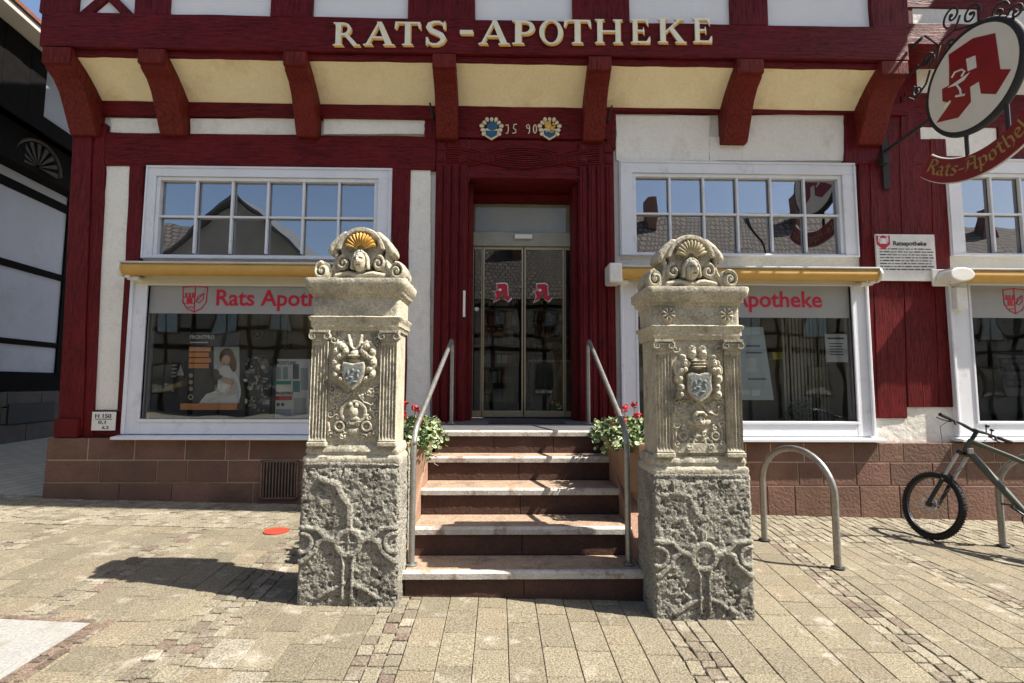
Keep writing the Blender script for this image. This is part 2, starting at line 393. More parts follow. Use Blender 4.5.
for k in range(len(STR)):
    nc = 3 if k != 3 else 4
    W = .26 if k != 3 else .325
    for i in range(nc):
        y = -1.5+rnd.uniform(0, .1)
        while y < YB:
            L = rnd.uniform(.07, .16); y1 = min(YB, y+L); o = rnd.uniform(-.008, .008)
            a = lambda yy, t: sx(k, yy)-W/2+W*t
            if y1-y > .03: stone((a(y, i/nc)+o, y), (a(y, (i+1)/nc)+o, y), (a(y1, (i+1)/nc)-o, y1), (a(y1, i/nc)-o, y1), vary(cobs[rnd.randrange(8)], .12), .005, rnd.uniform(-.004, .003))
            y = y1
x = -9.5                                       # setts along the foot of the wall
while x < 9.5:
    wd = rnd.uniform(.075, .11); y = YB+rnd.uniform(-.0, .03)
    while y < 6.45:
        L = rnd.uniform(.10, .22); y1 = min(6.45, y+L); sk = .35
        f = lambda xx, yy: (xx+(yy-YB)*.12, yy)
        if y1-y > .03: stone(f(x, y), f(x+wd, y), f(x+wd, y1), f(x, y1), vary(cobs[rnd.choice([0, 1, 4, 6, 7, 7, 4, 2])], .12), .006, rnd.uniform(-.004, .004))
        y = y1
    x += wd
pv.build('pavement', MPV, kind='structure')
def poly_on_ground(name, pts, z, mat, thick=.004, **kw):
    mb = MB(); n = len(pts)
    mb.add([(p[0], p[1], gz(p[0])+z) for p in pts]+[(p[0], p[1], gz(p[0])+z-thick) for p in pts], [tuple(range(n))]+[(i, n+i, n+(i+1) % n, (i+1) % n) for i in range(n)])
    return mb.build(name, mat, **kw)
# white painted panel with its brown sett border, on the left
MWP = pm('road_paint_white', (.37, .365, .35), (.30, .295, .28), 5, .8, 1.0, 50, .008, fine=(70, .7), dirt=(.22, .20, .17), dscale=5, dlo=.50, dhi=.66)
A_, B_, C_ = G(-120, 614), G(90, 624), G(-6, 684)
dirn = (C_-B_).normalized(); D_ = C_+dirn*1.6; E_ = A_+dirn*2.2
poly_on_ground('white_slab', [p[:2] for p in (A_, B_, D_, E_)][::-1], .006, MWP, .02, label='white slab at the lower left corner of the pavement, edged by small brown setts', cat='paving slab')
bd = MB(); save = pv; pv = MB()
def border(p, q, wd, n, out):
    d = (q-p); L = d.length; d = d.normalized(); nx = Vector((-d.y, d.x, 0))*out
    c = 0
    while c < L:
        l = rnd.uniform(.06, .11)
        a = p+d*c; b2 = p+d*min(L, c+l); rr = rnd.uniform(.7, 1.1)
        pts = [a, b2, b2+nx*wd*rr, a+nx*wd*rr]
        if out < 0: pts = pts[::-1]
        stone(*[(t.x, t.y) for t in pts], vary((.20, .145, .11), .25), .004, .008+rnd.uniform(-.002, .002)); c += l
for fl in (1,):
    border(A_, B_, .06, 1, 1); border(B_, D_, .07, 1, 1); border(B_+Vector((.07, .06, 0)), D_+Vector((.07, 0, 0)), .05, 1, 1)
pv.build('sett_border', MPV, label='row of small brown setts edging the white slab at the lower left', cat='paving border')
pv = save
c = G(276, 531.5); pts = [(c.x+.118*math.cos(a)*(1+.04*math.sin(3*a)), c.y+.118*math.sin(a)) for a in [2*math.pi*k/28 for k in range(28)]]
poly_on_ground('red_dot', pts, .009, pm('red_orange_paint', (.40, .045, .02), (.33, .035, .018), 9, .8, .5), .008, label='round red orange dot stuck to the paving left of the left pillar', cat='ground marking')

# ------------------------------------------------------------------ pharmacy
F = 6.4; JY = 5.85
bld = empty('pharmacy_building', (0, F, 0), 'old half-timbered pharmacy with dark red beams, white plaster and gilded lettering over the door', 'building')
XL0, XR0 = UX(60, F, 430), 12.5
def fx(px, py=300): return U(px, py, F)[0]
def fz(py, px=512): return U(px, py, F)[1]
ZPL = fz(438, 500); ZTOP = fz(110)
XLEFT = fx(70, 300); XPL = fx(52, 470)
# openings (x0,x1,z0,z1)
upL = (fx(146, 210), fx(392, 210), fz(260, 260), fz(168, 260)); upR = (fx(619, 210), fx(855, 210), fz(257, 740), fz(163, 740))
loL = (fx(132, 350), fx(401, 350), fz(438, 260), fz(276, 260)); loR = (fx(620, 350), fx(866, 350), fz(440, 740), fz(274, 740))
upT = (fx(945, 210), fx(945, 210)+2.35, fz(257, 980), fz(160, 980)); loT = (fx(947, 350), fx(947, 350)+2.35, fz(440, 980), fz(274, 980))
DO = (fx(467, 300), fx(579, 300), 1.04, fz(180, 523)); THR = 1.04
# masonry core behind the timbers: plaster infill with holes
def wall_with_holes(mb, x0, x1, z0, z1, holes, y0, y1):
    xs = sorted({x0, x1, *[h[0] for h in holes], *[h[1] for h in holes]}); zs = sorted({z0, z1, *[h[2] for h in holes], *[h[3] for h in holes]})
    for i in range(len(xs)-1):
        run = None
        for j in range(len(zs)-1):
            cx, cz = (xs[i]+xs[i+1])/2, (zs[j]+zs[j+1])/2
            solid = z0 < cz < z1 and x0 < cx < x1 and not any(h[0] < cx < h[1] and h[2] < cz < h[3] for h in holes)
            if solid: run = (run[0], zs[j+1]) if run else (zs[j], zs[j+1])
            if (not solid or j == len(zs)-2) and run: mb.box(xs[i], xs[i+1], y0, y1, run[0], run[1]); run = None
inset = lambda o, d=.05: (o[0]+d, o[1]-d, o[2]+d, o[3]-d)
wl = MB(); holes = [inset(upL), inset(loL), inset(upR), inset(loR), inset(upT), inset(loT), (DO[0]-.02, DO[1]+.02, .2, DO[3]+.02)]
wall_with_holes(wl, XLEFT+.03, XR0, ZPL-.02, 5.75, holes, F+.03, F+.28)
wl.build('plaster_infill', MPL, bld)
# front plaster patches with a wavy hand-made outline, set proud of the core
def patch(mb, poly, y, t=.03, sub=.12, j=.006):
    pts = []
    n = len(poly)
    for i in range(n):
        p, q = poly[i], poly[(i+1) % n]; L = math.hypot(q[0]-p[0], q[1]-p[1]); k = max(1, int(L/sub))
        for s in range(k):
            t_ = s/k; pts.append((lerp(p[0], q[0], t_)+rnd.uniform(-j, j), lerp(p[1], q[1], t_)+rnd.uniform(-j, j)))
    mb = MB(); mb.prism(pts, y, y+t); mb.build('plaster_panel', MPL, bld)
P = lambda px, py: U(px, py, F)
pl = None
PATCHES = []
patch(pl, [P(133, 155), P(108, 155), P(94, 410), P(119, 410)], F-.012)
patch(pl, [P(431, 155), P(411, 155), P(405, 428), P(430, 428)], F-.012)
patch(pl, [P(112, 119), P(164, 119), P(164, 134), P(112, 134)], F-.012)
patch(pl, [P(191, 119), P(300, 119), P(300, 136), P(191, 136)], F-.012)
patch(pl, [P(324, 118), P(425, 118), P(425, 134), P(324, 135)], F-.012)
patch(pl, [P(616, 116), P(709, 116), P(709, 161), P(616, 161)], F-.012)
patch(pl, [P(709, 137), P(742, 137), P(742, 161), P(709, 161)], F-.012)
patch(pl, [P(742, 116), P(843, 114), P(846, 161), P(742, 161)], F-.012)
patch(pl, [P(869, 418), P(899, 418), P(899, 407), P(955, 406), P(958, 443), P(869, 443)], F-.012)
patch(pl, [P(907, 5), P(980, 6), P(977, 95), P(909, 97)], F-.012)
patch(pl, [P(912, 128), P(995, 126), P(996, 150), P(986, 160), P(914, 161)], F-.012)
patch(pl, [P(1009, 4), P(1060, 4), P(1060, 95), P(1006, 97)], F-.012)
# timbers of the ground floor
tv = MB(); th = MB()
def V(mb, a, b_, c, d, y0, y1=None):          # sheared quad timber by its corner points: bottom left, bottom right, top right, top left
    y1 = y1 or y0+.2; n = 9; rows = []
    for k in range(n+1):
        t = k/n; l = (lerp(a[0], d[0], t), lerp(a[1], d[1], t)); r_ = (lerp(b_[0], c[0], t), lerp(b_[1], c[1], t)); j = [rnd.uniform(-.006, .006) for _ in range(3)]
        rows.append([(l[0]+j[0], y0+j[2]*.6, l[1]), (r_[0]+j[1], y0-j[2]*.6, r_[1]), (r_[0]+j[1], y1, r_[1]), (l[0]+j[0], y1, l[1])])
    ns = len(mb.v); mb.grid(rows, closed_u=True); m_ = len(mb.v); mb.f += [(ns+3, ns+2, ns+1, ns), (m_-4, m_-3, m_-2, m_-1)]; mb.c += [mb.cur]*2
posts = []
def post(a, b_, c, d, y0=F-.03, y1=F+.27, mat=MRV, name='post'):
    mb = MB(); V(mb, P(*a), P(*b_), P(*c), P(*d), y0, y1); return mb.build(name, mat, bld, bevel=.008)
post((62, 430), (86, 430), (96, 125), (77, 125), F-.06)
post((86, 437), (95.5, 437), (108.5, 125), (96.5, 125), F-.045)
post((119, 410), (136, 410), (146, 150), (132, 150), F-.03)
post((398, 436), (405.5, 436), (411, 150), (390, 150), F-.03)
mb = MB(); mb.box(P(60, 437)[0], P(84, 437)[0], F-.11, F+.3, P(60, 437)[1], P(60, 418)[1]); mb.build('post_foot', MRV, bld, bevel=.02)
mb = MB(); timber(mb, P(84, 430)[0], P(136, 430)[0], P(100, 437)[1], P(100, 411)[1], F-.028, F+.2); mb.build('sill_beam', MRH, bld, bevel=.006)
mb = MB(); timber(mb, P(84, 150)[0], P(436, 150)[0], P(300, 169)[1], P(300, 136)[1], F-.035, F+.2); mb.build('rail_beam', MRH, bld, bevel=.008)
mb = MB(); timber(mb, P(78, 114)[0], P(438, 114)[0], P(300, 119)[1], P(300, 106)[1], F-.06, F+.2, j=.003); mb.build('rail_beam', MRH, bld, bevel=.006)
mb = MB(); timber(mb, P(606, 114)[0], P(905, 114)[0], P(740, 114.5)[1], P(740, 103)[1], F-.06, F+.2, j=.003); mb.build('rail_beam', MRH, bld, bevel=.006)
post((425, 140), (438, 140), (438, 110), (425, 110), F-.04)
post((606, 150), (615, 150), (615, 112), (606, 112), F-.04)
post((843, 165), (869, 165), (880, 100), (843, 100), F-.04)
mb = MB(); timber(mb, P(846, 20)[0], P(912, 20)[0], P(870, 165)[1], P(870, -40)[1], F-.02, F+.2, j=.003, along='z'); mb.build('post', MRV, bld, bevel=.006)
# boarded stretch between the right windows
bd_ = [(858, 868), (868, 880), (880, 898), (898, 913), (913, 929), (929, 945)]
for i, (a, b2) in enumerate(bd_):
    mb = MB(); bot = 418 if b2 <= 899 else 407
    V(mb, P(a+8*(1 if a > 859 else 1), bot), P(b2+8, bot), P(b2-1, 140), P(a-1, 140), F-.03-.006*(i % 2), F+.2); mb.build('wall_board', MRP, bld, bevel=.006)
# timbers right of the jetty
for q in ([P(905, 9), P(1100, 9), P(1100, -40), P(905, -40)], [P(905, 127), P(1100, 127), P(1100, 97), P(905, 97)], [P(905, 166), P(1100, 166), P(1100, 159), P(905, 159)]):
    mb = MB(); timber(mb, q[0][0], q[1][0]+1, q[0][1], q[2][1], F-.03, F+.2, j=.004); mb.build('rail_beam', MRH, bld, bevel=.008)
for a, b2 in ((979, 1008), ):
    mb = MB(); timber(mb, P(a, 50)[0], P(b2, 50)[0], P(990, 97)[1], P(990, 9)[1], F-.033, F+.2, along='z'); mb.build('post', MRV, bld, bevel=.008)
post((996, 162), (1030, 162), (1030, 125), (996, 125), F-.034)
post((899, 162), (913, 162), (911, 97), (899, 97), F-.034)
# sandstone plinth in courses
st = MB(); rs = random.Random(11)
def course(x0, x1, z0, z1, y, ws=None, sl=True):
    x = x0; k = 0
    while x < x1-.02:
        wd = ws[k] if ws and k < len(ws) else rs.uniform(.3, .62)
        xe = min(x1, x+wd);
        if x1-xe < .12: xe = x1
        c = rs.uniform(.82, 1.2); t = rs.uniform(.001, .009)
        g = .0075
        za = lambda xx: z0 if not sl else z0
        st.cur = (c, c*rs.uniform(.95, 1.04), c*rs.uniform(.93, 1.03))
        st.hexa([(x+g, y-t, z0+g), (xe-g, y-t, z0+g), (xe-g, y+.25, z0+g), (x+g, y+.25, z0+g)], [(x+g, y-t, z1-g), (xe-g, y-t, z1-g), (xe-g, y+.25, z1-g), (x+g, y+.25, z1-g)])
        x = xe; k += 1
ztopL = fz(437, 200); zc1 = fz(459, 200); zc2 = fz(481, 200)
XS0, XS1 = -.72, 1.12
course(XPL, XS0, zc1, ztopL, F-.10, [.49, .55, .6, .48, .28, .9]); course(XPL, XS0, zc2, zc1, F-.105, [.64, .68, .36, .48, .52, .65]); course(XPL, XS0, -.1, zc2, F-.11, [.9, .62, .45, .5, .7])
zr = fz(441.5, 800); zr1 = fz(461, 800); zr2 = fz(484, 800)
st.build('stone_plinth', MST, bld, bevel=.005); st = MB(); course(XS1, XR0, zr1, zr, F-.10); course(XS1, XR0, zr2, zr1, F-.105); course(XS1, XR0, -.35, zr2, F-.11)
st.build('stone_plinth', MST, bld, bevel=.005)
mo = MB(); mo.box(XPL+.03, XS0, F-.0985, F+.2, -.1, ztopL-.012); mo.box(XS1, XR0, F-.0985, F+.2, -.35, zr-.012); mo.build('mortar', MMO, bld)
# cellar grille
gx0, gx1, gz0, gz1 = P(265, 480)[0], P(302, 480)[0], P(280, 497)[1], P(280, 459)[1]
gr = MB(); yy = F-.135
gr.box(gx0, gx1, yy, yy+.02, gz1-.02, gz1); gr.box(gx0, gx1, yy, yy+.02, gz0, gz0+.02); gr.box(gx0, gx0+.02, yy, yy+.02, gz0, gz1); gr.box(gx1-.02, gx1, yy, yy+.02, gz0, gz1)
for k in range(11): x = gx0+.02+(gx1-gx0-.04)*(k+.5)/11; gr.box(x-.006, x+.006, yy, yy+.015, gz0, gz1)
g = gr.build('cellar_grille', pm('rusty_iron', (.22, .15, .11), (.11, .07, .05), 14, .8, .5, 60, .003), bld, bevel=.002)
MB().box(gx0+.01, gx1-.01, F-.116, F-.1, gz0, gz1).build('grille_backing', MIR, g)

# windows
def pane_rect(mb, x0, x1, z0, z1, y): mb.box(x0, x1, y, y+.006, z0, z1)
def upper_window(o, nx, glassx, glassz, yg=F+.02, bars=None):
    x0, x1, z0, z1 = o; fr = MB(); y0 = F-.05
    g0, g1 = glassx; h0, h1 = glassz
    def ring(a, b2, c, d, t, ya, yb):
        fr.box(a, b2, ya, yb, d-t[3], d); fr.box(a, b2, ya, yb, c, c+t[2]); fr.box(a, a+t[0], ya, yb, c+t[2], d-t[3]); fr.box(b2-t[1], b2, ya, yb, c+t[2], d-t[3])
    s0, s1, s2, s3 = g0-.05, g1+.05, h0-.07, h1+.04            # sash outer
    ring(x0, x1, z0, z1, (s0-x0, x1-s1, max(.02, s2-z0), z1-s3), y0, F+.1)
    win = fr.build('window', MFR, bld, bevel=.005)
    rl = MB(); ring2 = lambda mb, a, b2, c, d, t, ya, yb: (mb.box(a, b2, ya, yb, d-t, d), mb.box(a, b2, ya, yb, c, c+t), mb.box(a, a+t, ya, yb, c+t, d-t), mb.box(b2-t, b2, ya, yb, c+t, d-t))
    ring2(rl, x0+.012, x1-.012, z0, z1-.012, .022, y0-.018, y0-.001); rl.build('architrave_bead', MFR, win, bevel=.006)
    sa = MB(); ring2(sa, s0+.003, s1-.003, s2+.003, s3-.003, .045, F-.028, F+.05); sa.build('sash', MFR, win, bevel=.006)
    gb = MB(); zm = (h0+h1)/2
    for k in range(1, nx): x = g0+(g1-g0)*k/nx; gb.box(x-.014, x+.014, F-.018, F+.03, h0, h1)
    for k in range(nx): xa, xb = g0+(g1-g0)*k/nx+(.0145 if k else -.005), g0+(g1-g0)*(k+1)/nx-(.0145 if k < nx-1 else -.005); gb.box(xa, xb, F-.015, F+.03, zm-.013, zm+.013)
    gb.build('glazing_bars', MFR, win, bevel=.005)
    pn = MB(); pn.box(g0-.03, g1+.03, F+.034, F+.038, h0-.03, h1+.03); pn.build('pane', MGU, win)
    return win
def lower_window(o, gx, gzz):
    x0, x1, z0, z1 = o; g0, g1 = gx; h0, h1 = gzz; fr = MB(); y0 = F-.07
    fr.box(x0, g0, y0, F+.1, z0+.05, z1); fr.box(g1, x1, y0, F+.1, z0+.05, z1); fr.box(g0, g1, y0+.002, F+.1, z0+.05, h0-.03)
    win = fr.build('window', MFR, bld, bevel=.008)
    tb = MB(); tb.box(x0+.02, x1-.02, y0-.014, F+.1, h1+.012, z1+.01); tb.build('transom_board', MFB, win, bevel=.006)
    ib = MB(); ib.box(g0-.03, g0, y0-.012, y0+.05, h0, h1); ib.box(g1, g1+.03, y0-.012, y0+.05, h0, h1); ib.box(g0-.03, g1+.03, y0-.012, y0+.05, h0-.035, h0); ib.box(g0-.03, g1+.03, y0-.0145, y0+.04, h1, h1+.013)
    ib.build('inner_bead', MFR, win, bevel=.006)
    s_ = MB(); s_.hexa([(x0-.05, F-.20, z0-.005), (x1+.05, F-.20, z0-.005), (x1+.05, F+.05, z0-.005), (x0-.05, F+.05, z0-.005)], [(x0-.05, F-.20, z0+.028), (x1+.05, F-.20, z0+.028), (x1+.05, F+.05, z0+.05), (x0-.05, F+.05, z0+.05)])
    s_.build('sill', MFR, win, bevel=.005)
    for e in (x0+.012, x1-.012):
        q = MB(); q.box(e-.02, e+.02, y0-.03, y0-.001, z0+.055, z1-.02); q.build('side_moulding', MFR, win, bevel=.01)
    pn = MB(); pn.box(g0-.01, g1+.01, F-.02, F-.014, h0-.01, h1+.01); p_ = pn.build('pane', MGS, win)
    return win
upper_window(upL, 6, (fx(160, 218), fx(374, 218)), (fz(254, 260), fz(181.5, 260)))
upper_window(upR, 6, (fx(636, 215), fx(838, 215)), (fz(252, 740), fz(178, 740)))
upper_window(upT, 5, (fx(962, 215), fx(962, 215)+2.0), (fz(252, 980), fz(177, 980)))
GL = (fx(148, 350), fx(385, 350)); GR_ = (fx(637, 350), fx(850, 350)); GT = (fx(969, 350), fx(969, 350)+1.9)
WZL = (fz(419, 260), fz(287, 260)); WZR = (fz(421, 740), fz(286, 740)); WZT = (fz(421, 980), fz(286, 980))
winL = lower_window(loL, GL, WZL); winR = lower_window(loR, GR_, WZR); winT = lower_window(loT, GT, WZT)
# frosted bands and lettering on the shop glass
def shield(mb, cx, cz, w_, h_, y, t=.004):        # outlined coat of arms: tower left, leaf right
    out = [(cx-w_/2, cz+h_/2), (cx, cz+h_*.56), (cx+w_/2, cz+h_/2), (cx+w_*.48, cz-h_*.1), (cx+w_*.3, cz-h_*.35), (cx, cz-h_/2), (cx-w_*.3, cz-h_*.35), (cx-w_*.48, cz-h_*.1)]
    def line(pts, r=.006):
        for a, b2 in zip(pts[:-1], pts[1:]):
            dx, dz = b2[0]-a[0], b2[1]-a[1]; L = math.hypot(dx, dz) or 1; nx, nz = -dz/L*r, dx/L*r; ex, ez = dx/L*r, dz/L*r
            mb.prism([(a[0]+nx-ex, a[1]+nz-ez), (b2[0]+nx+ex, b2[1]+nz+ez), (b2[0]-nx+ex, b2[1]-nz+ez), (a[0]-nx-ex, a[1]-nz-ez)], y-t, y)
    line(out+[out[0]]); line([(cx, cz-h_/2), (cx, cz+h_*.55)])
    for q in (-.15, .1): line([(cx-w_*.45, cz+h_*q), (cx, cz+h_*q)], .005)
    for q in (-.36, -.22, -.08): mb.box(cx+w_*q-.01, cx+w_*q+.012, y-t, y, cz+h_*.12, cz+h_*.28)
    mb.box(cx-w_*.32, cx-w_*.1, y-t, y, cz-h_*.13, cz+h_*.07); line([(cx-w_*.25, cz-h_*.3), (cx-w_*.05, cz-h_*.3)])
    lf = [(cx+w_*.06, cz-h_*.08), (cx+w_*.14, cz+h_*.14), (cx+w_*.36, cz+h_*.26), (cx+w_*.34, cz+h_*.02), (cx+w_*.2, cz-h_*.12), (cx+w_*.06, cz-h_*.08)]
    line(lf, .005); line([(cx+w_*.06, cz-h_*.08), (cx+w_*.3, cz+h_*.2)], .004)
for win, gx, zz, zb, tx, shx in ((winL, GL, WZL, fz(314, 230), (217.5, 352), 196), (winR, GR_, WZR, fz(318, 780), (688, 820.5), None), (winT, GT, WZT, fz(318, 980), (1040, 1178), 1012.5)):
    q = MB(); q.box(gx[0], gx[1], F-.025, F-.0215, zb, zz[1]); q.build('frosted_band', MFI, win)
    cz = (zb+zz[1])/2
    q = MB(); x0 = fx(tx[0], 300); x1 = fx(tx[1], 300); add_text(q, 'Rats Apotheke', x0, x1, cz-.066, F-.0255, .004, .018, col=None); q.build('window_lettering', MRL, win)
    if shx:
        q = MB(); shield(q, fx(shx, 300), cz-.0, .30 if win is winL else .29, .31, F-.0255); q.build('shield_emblem', MRL, win)
# white inner curtain behind the upper windows, and rooms
def room(name, x0, x1, y0, y1, z0, z1, mat, fl=None, parent=bld):
    mb = MB(); t = .04
    mb.box(x0-t, x0, y0, y1, z0, z1); mb.box(x1, x1+t, y0, y1, z0, z1); mb.box(x0, x1, y1, y1+t, z0, z1); mb.box(x0-t, x1+t, y0, y1+t, z1, z1+t)
    mb.build(name, mat, parent)
    mb = MB(); mb.box(x0-t, x1+t, y0, y1+t, z0-t, z0-.001); mb.build('room_floor', fl or MIF, parent)
SHX = (XLEFT+.3, XR0-.1)
room('room_wall', DO[0]-2.6, DO[1]+3.0, F+1.3, F+6.5, THR, 4.0, MIN)
room('room_wall', loL[0]+.03, loL[1]-.02, F+.3, F+1.2, WZL[0]-.12, 4.6, MIN, pm('display_floor', (.24, .17, .09), (.15, .10, .05), 9, .3, .3, 40, .004))
room('room_wall', loR[0]+.03, loR[1]-.02, F+.3, F+1.2, WZR[0]-.12, 4.6, MIN, pm('display_floor_stone', (.22, .18, .12), (.13, .10, .07), 12, .3, .3, 40, .004))
room('room_wall', loT[0]+.03, loT[1]-.02, F+.3, F+1.2, WZT[0]-.12, 4.6, MIN)
q = MB(); q.box(upL[0]+.05, upL[0]+.32, F+.14, F+.17, upL[2], upL[3]); q.build('curtain', pm('green_curtain', (.30, .36, .12), None, 9, .9, .3, stretch=(20, 1, .5)), bld)

# ------------------------------------------------------------------ door and its carved surround
dx0, dx1 = UX(467, F), UX(579, F)
YD = 6.9
for (a, b2) in ((434, 467), (579, 615)):
    x0, x1 = fx(a, 300), fx(b2, 300); mb = MB(); z0, z1 = THR-.28, fz(141, 523)
    mb.box(x0, x1, F-.03, YD+.12, z0, z1); wpost = mb.build('door_post', MRV, bld, bevel=.006)
    rd = MB(); n = 4
    for k in range(n):
        w_ = (x1-x0)/n; xa = x0+w_*k; rd.box(xa+.012, xa+w_-.02, F-.056, F-.029, THR-.05, z1-.35)
        rd.box(xa+w_*.42, xa+w_*.55, F-.068, F-.055, THR-.05, z1-.35)
    rd.build('reeded_moulding', MRV, wpost, bevel=.008)
    for r_ in range(2):
        for c_ in range(2):
            sq = MB(); cx = x0+.07+(x1-x0-.14)*c_; cz = z1-.10-.15*r_
            for d in (.055, .03): sq.box(cx-d, cx+d, F-.045-.3*(.055-d), F-.029, cz-d, cz+d)
            sq.build('carved_square', MRV, wpost, bevel=.006)
    jb = MB()
    xi = x1 if a < 500 else x0; s = 1 if a < 500 else -1
    jb.box(xi, xi+s*.05, F+.1, YD-.03, THR, fz(181, 523)); jb.build('jamb_lining', MRV, wpost, bevel=.006)
mb = MB(); timber(mb, fx(434), fx(615), fz(139.5, 523), fz(105, 523), F-.05, F+.25, j=.003); lint = mb.build('lintel', MRH, bld, bevel=.008)
mb = MB(); mb.box(dx0+.001, dx1-.001, F-.024, YD+.1, fz(180, 523), fz(141, 523)); cp = mb.build('carved_panel', MRH, bld, bevel=.006)
# interlaced relief of arcs
il = MB(); zc = fz(160, 523)
cxm = (dx0+dx1)/2
def ribbon(pts, r=.013, y=F-.034): il.tube([(p[0], y, p[1]) for p in pts], r, 6)
Lx = fx(606)-fx(441); zmid = fz(159, 523)
for ph in (-1, 1):
    for k in range(5):
        ribbon([(cxm+Lx*(t-.5)*.94, zmid+ph*.075*math.cos(2*math.pi*(t-.5))*(1 if True else 0)+(k-2)*.030) for t in [i/44 for i in range(45)]], .0125, F-.040+.002*ph)
def clipz(mb, lo, hi, x0, x1):
    keep = [i for i, f in enumerate(mb.f) if all(lo < mb.v[v_][2] < hi and x0 < mb.v[v_][0] < x1 for v_ in f)]
    mb.f = [mb.f[i] for i in keep]; mb.c = [mb.c[i] for i in keep]
clipz(il, fz(177, 523), fz(142, 523), fx(441), fx(606))
il.box(dx0-.03, dx1+.03, F-.05, F-.028, fz(179.5, 523), fz(177, 523))
mb = MB(); mb.merge(il); mb.build('interlaced_carving', MRH, cp)
# year and coats of arms on the lintel
MBL = pm('faded_blue', (.02, .10, .19), None, 10, .6, .2); MCR = pm('cream_paint', (.78, .68, .48), None, 12, .6, .2); MYE = pm('lion_gold', (.70, .43, .10), None, 12, .5, .2)
def medallion(px, kindm):
    cx, cz = U(px, 129, F-.06); y = F-.06; s = .135
    mb = MB()
    for k in range(11):
        a = R(-40+k*26); r1 = s*(.90 if k % 2 else 1.0); mb.ball((cx+r1*math.cos(a), y-.01, cz+.01+r1*.95*math.sin(a)), (.026, .018, .026), 8, 6)
        mb.ball((cx+r1*.84*math.cos(a), y-.008, cz+.01+r1*.8*math.sin(a)), (.018, .014, .018), 8, 6)
    mb.prism([(cx-s*.72, cz-.01), (cx-s*.6, cz-s*.75), (cx, cz-s*1.12), (cx+s*.6, cz-s*.75), (cx+s*.72, cz-.01), (cx, cz+.02)], y-.012, y+.01)
    med = mb.build('coat_of_arms', MCR, lint, bevel=.003)
    q = MB(); q.prism([(cx-s*.58, cz-.03), (cx-s*.5, cz-s*.66), (cx, cz-s*.95), (cx+s*.5, cz-s*.66), (cx+s*.58, cz-.03)], y-.02, y-.011)
    if kindm == 0: q.ball((cx+.01, y-.012, cz+.035), (.075, .02, .06), 12, 8)
    me = bpy.data.meshes.new('x')
    q.build('arms_field', MBL, lint, bevel=.003)
    if kindm:
        q = MB()
        for (a, c_, r_) in ((-.02, .04, .045), (.035, .0, .03), (-.045, .075, .028), (.05, .06, .018), (.0, .09, .02), (.065, .03, .014)): q.ball((cx+a, y-.014, cz+c_), (r_, .02, r_), 10, 7)
        q.tube([(cx-.05, y-.03, cz-.055), (cx-.01, y-.03, cz-.045), (cx+.02, y-.03, cz-.06), (cx+.05, y-.03, cz-.05)], .008, 6)
        q.build('lion_figure', MYE, lint)
medallion(491.5, 0); medallion(549.5, 1)
yr = MB()
def stroke(mb, pts, y, wd, t=.01):
    mb.tube([(p[0], y, p[1]) for p in pts], wd, 6)
y0y = F-.062
for px, ch in ((507, 'one'), (514, 'five'), (528, 'nine'), (535, 'nought')):
    cx, cz = U(px, 129, y0y); h = .06; wd = .0075
    if ch == 'one': stroke(yr, [(cx-.02, cz+h*.8), (cx+.012, cz+h), (cx+.018, cz), (cx+.01, cz-h*.9), (cx-.015, cz-h)], y0y, wd)
    if ch == 'five': stroke(yr, [(cx+.035, cz+h*1.1), (cx+.0, cz+h), (cx-.008, cz+.01), (cx+.022, cz-.01), (cx+.024, cz-h*.8), (cx-.02, cz-h)], y0y, wd)
    if ch == 'nine': stroke(yr, [(cx+.018, cz+.005), (cx-.014, cz+.012), (cx-.02, cz+h*.8), (cx+.006, cz+h), (cx+.02, cz+h*.6), (cx+.02, cz-h*.6), (cx+.005, cz-h)], y0y, wd)
    if ch == 'nought': yr.tube([(cx+.020*math.cos(a), y0y, cz+h*.95*math.sin(a)) for a in [2*math.pi*k/14 for k in range(14)]], wd, 6, closed=True)
yr.build('carved_year', MCR, lint)
# sliding door
zt, zh0, zh1 = UZ(203, YD), UZ(247, YD), UZ(233.5, YD)
ix0, ix1 = UX(471.5, YD), UX(575.5, YD); dr = MB()
dr.box(ix0, ix1, YD-.06, YD+.05, zh0, zh1); door = dr.build('sliding_door', pm('door_header', (.34, .33, .26), None, 5, .4, 0), bld, bevel=.004)
q = MB(); q.box(ix0-.06, ix1+.06, YD-.03, YD+.05, zt, fz(181, 523)); q.build('door_head_board', MRH, bld)
q = MB(); q.box(ix0, ix1, YD, YD+.006, zh1, zt); q.build('transom_pane', glass('transom_glass', (.95, .95, .93), .0, mul=.7), door)
q = MB(); q.box(ix0, ix1, YD+.12, YD+.15, zh1-.1, zt+.3); q.build('transom_backing', pm('beige_backing', (.60, .56, .42), None, 2, .8, .1), door)
for (a, b2) in ((471.5, 481.5), (482, 523), (524, 564.5), (565, 575.5)):
    x0, x1 = UX(a, YD), UX(b2, YD); q = MB(); t = .022 if b2-a > 20 else .014
    q.box(x0, x0+t, YD-.02, YD+.02, THR+.02, zh0); q.box(x1-t, x1, YD-.02, YD+.02, THR+.02, zh0); q.box(x0+t, x1-t, YD-.02, YD+.02, zh0-.04, zh0-.001); q.box(x0+t, x1-t, YD-.02, YD+.02, THR+.02, THR+.10)
    lf = q.build('door_leaf', MBR, door, bevel=.003)
    q = MB(); q.box(x0+t, x1-t, YD-.002, YD+.003, THR+.10, zh0-.04); q.build('door_pane', MGD, lf)
q = MB(); q.box(UX(514, YD), UX(532, YD), YD-.10, YD-.06, UZ(240.5, YD), UZ(236, YD)); q.build('door_sensor', MWM, door, bevel=.008)
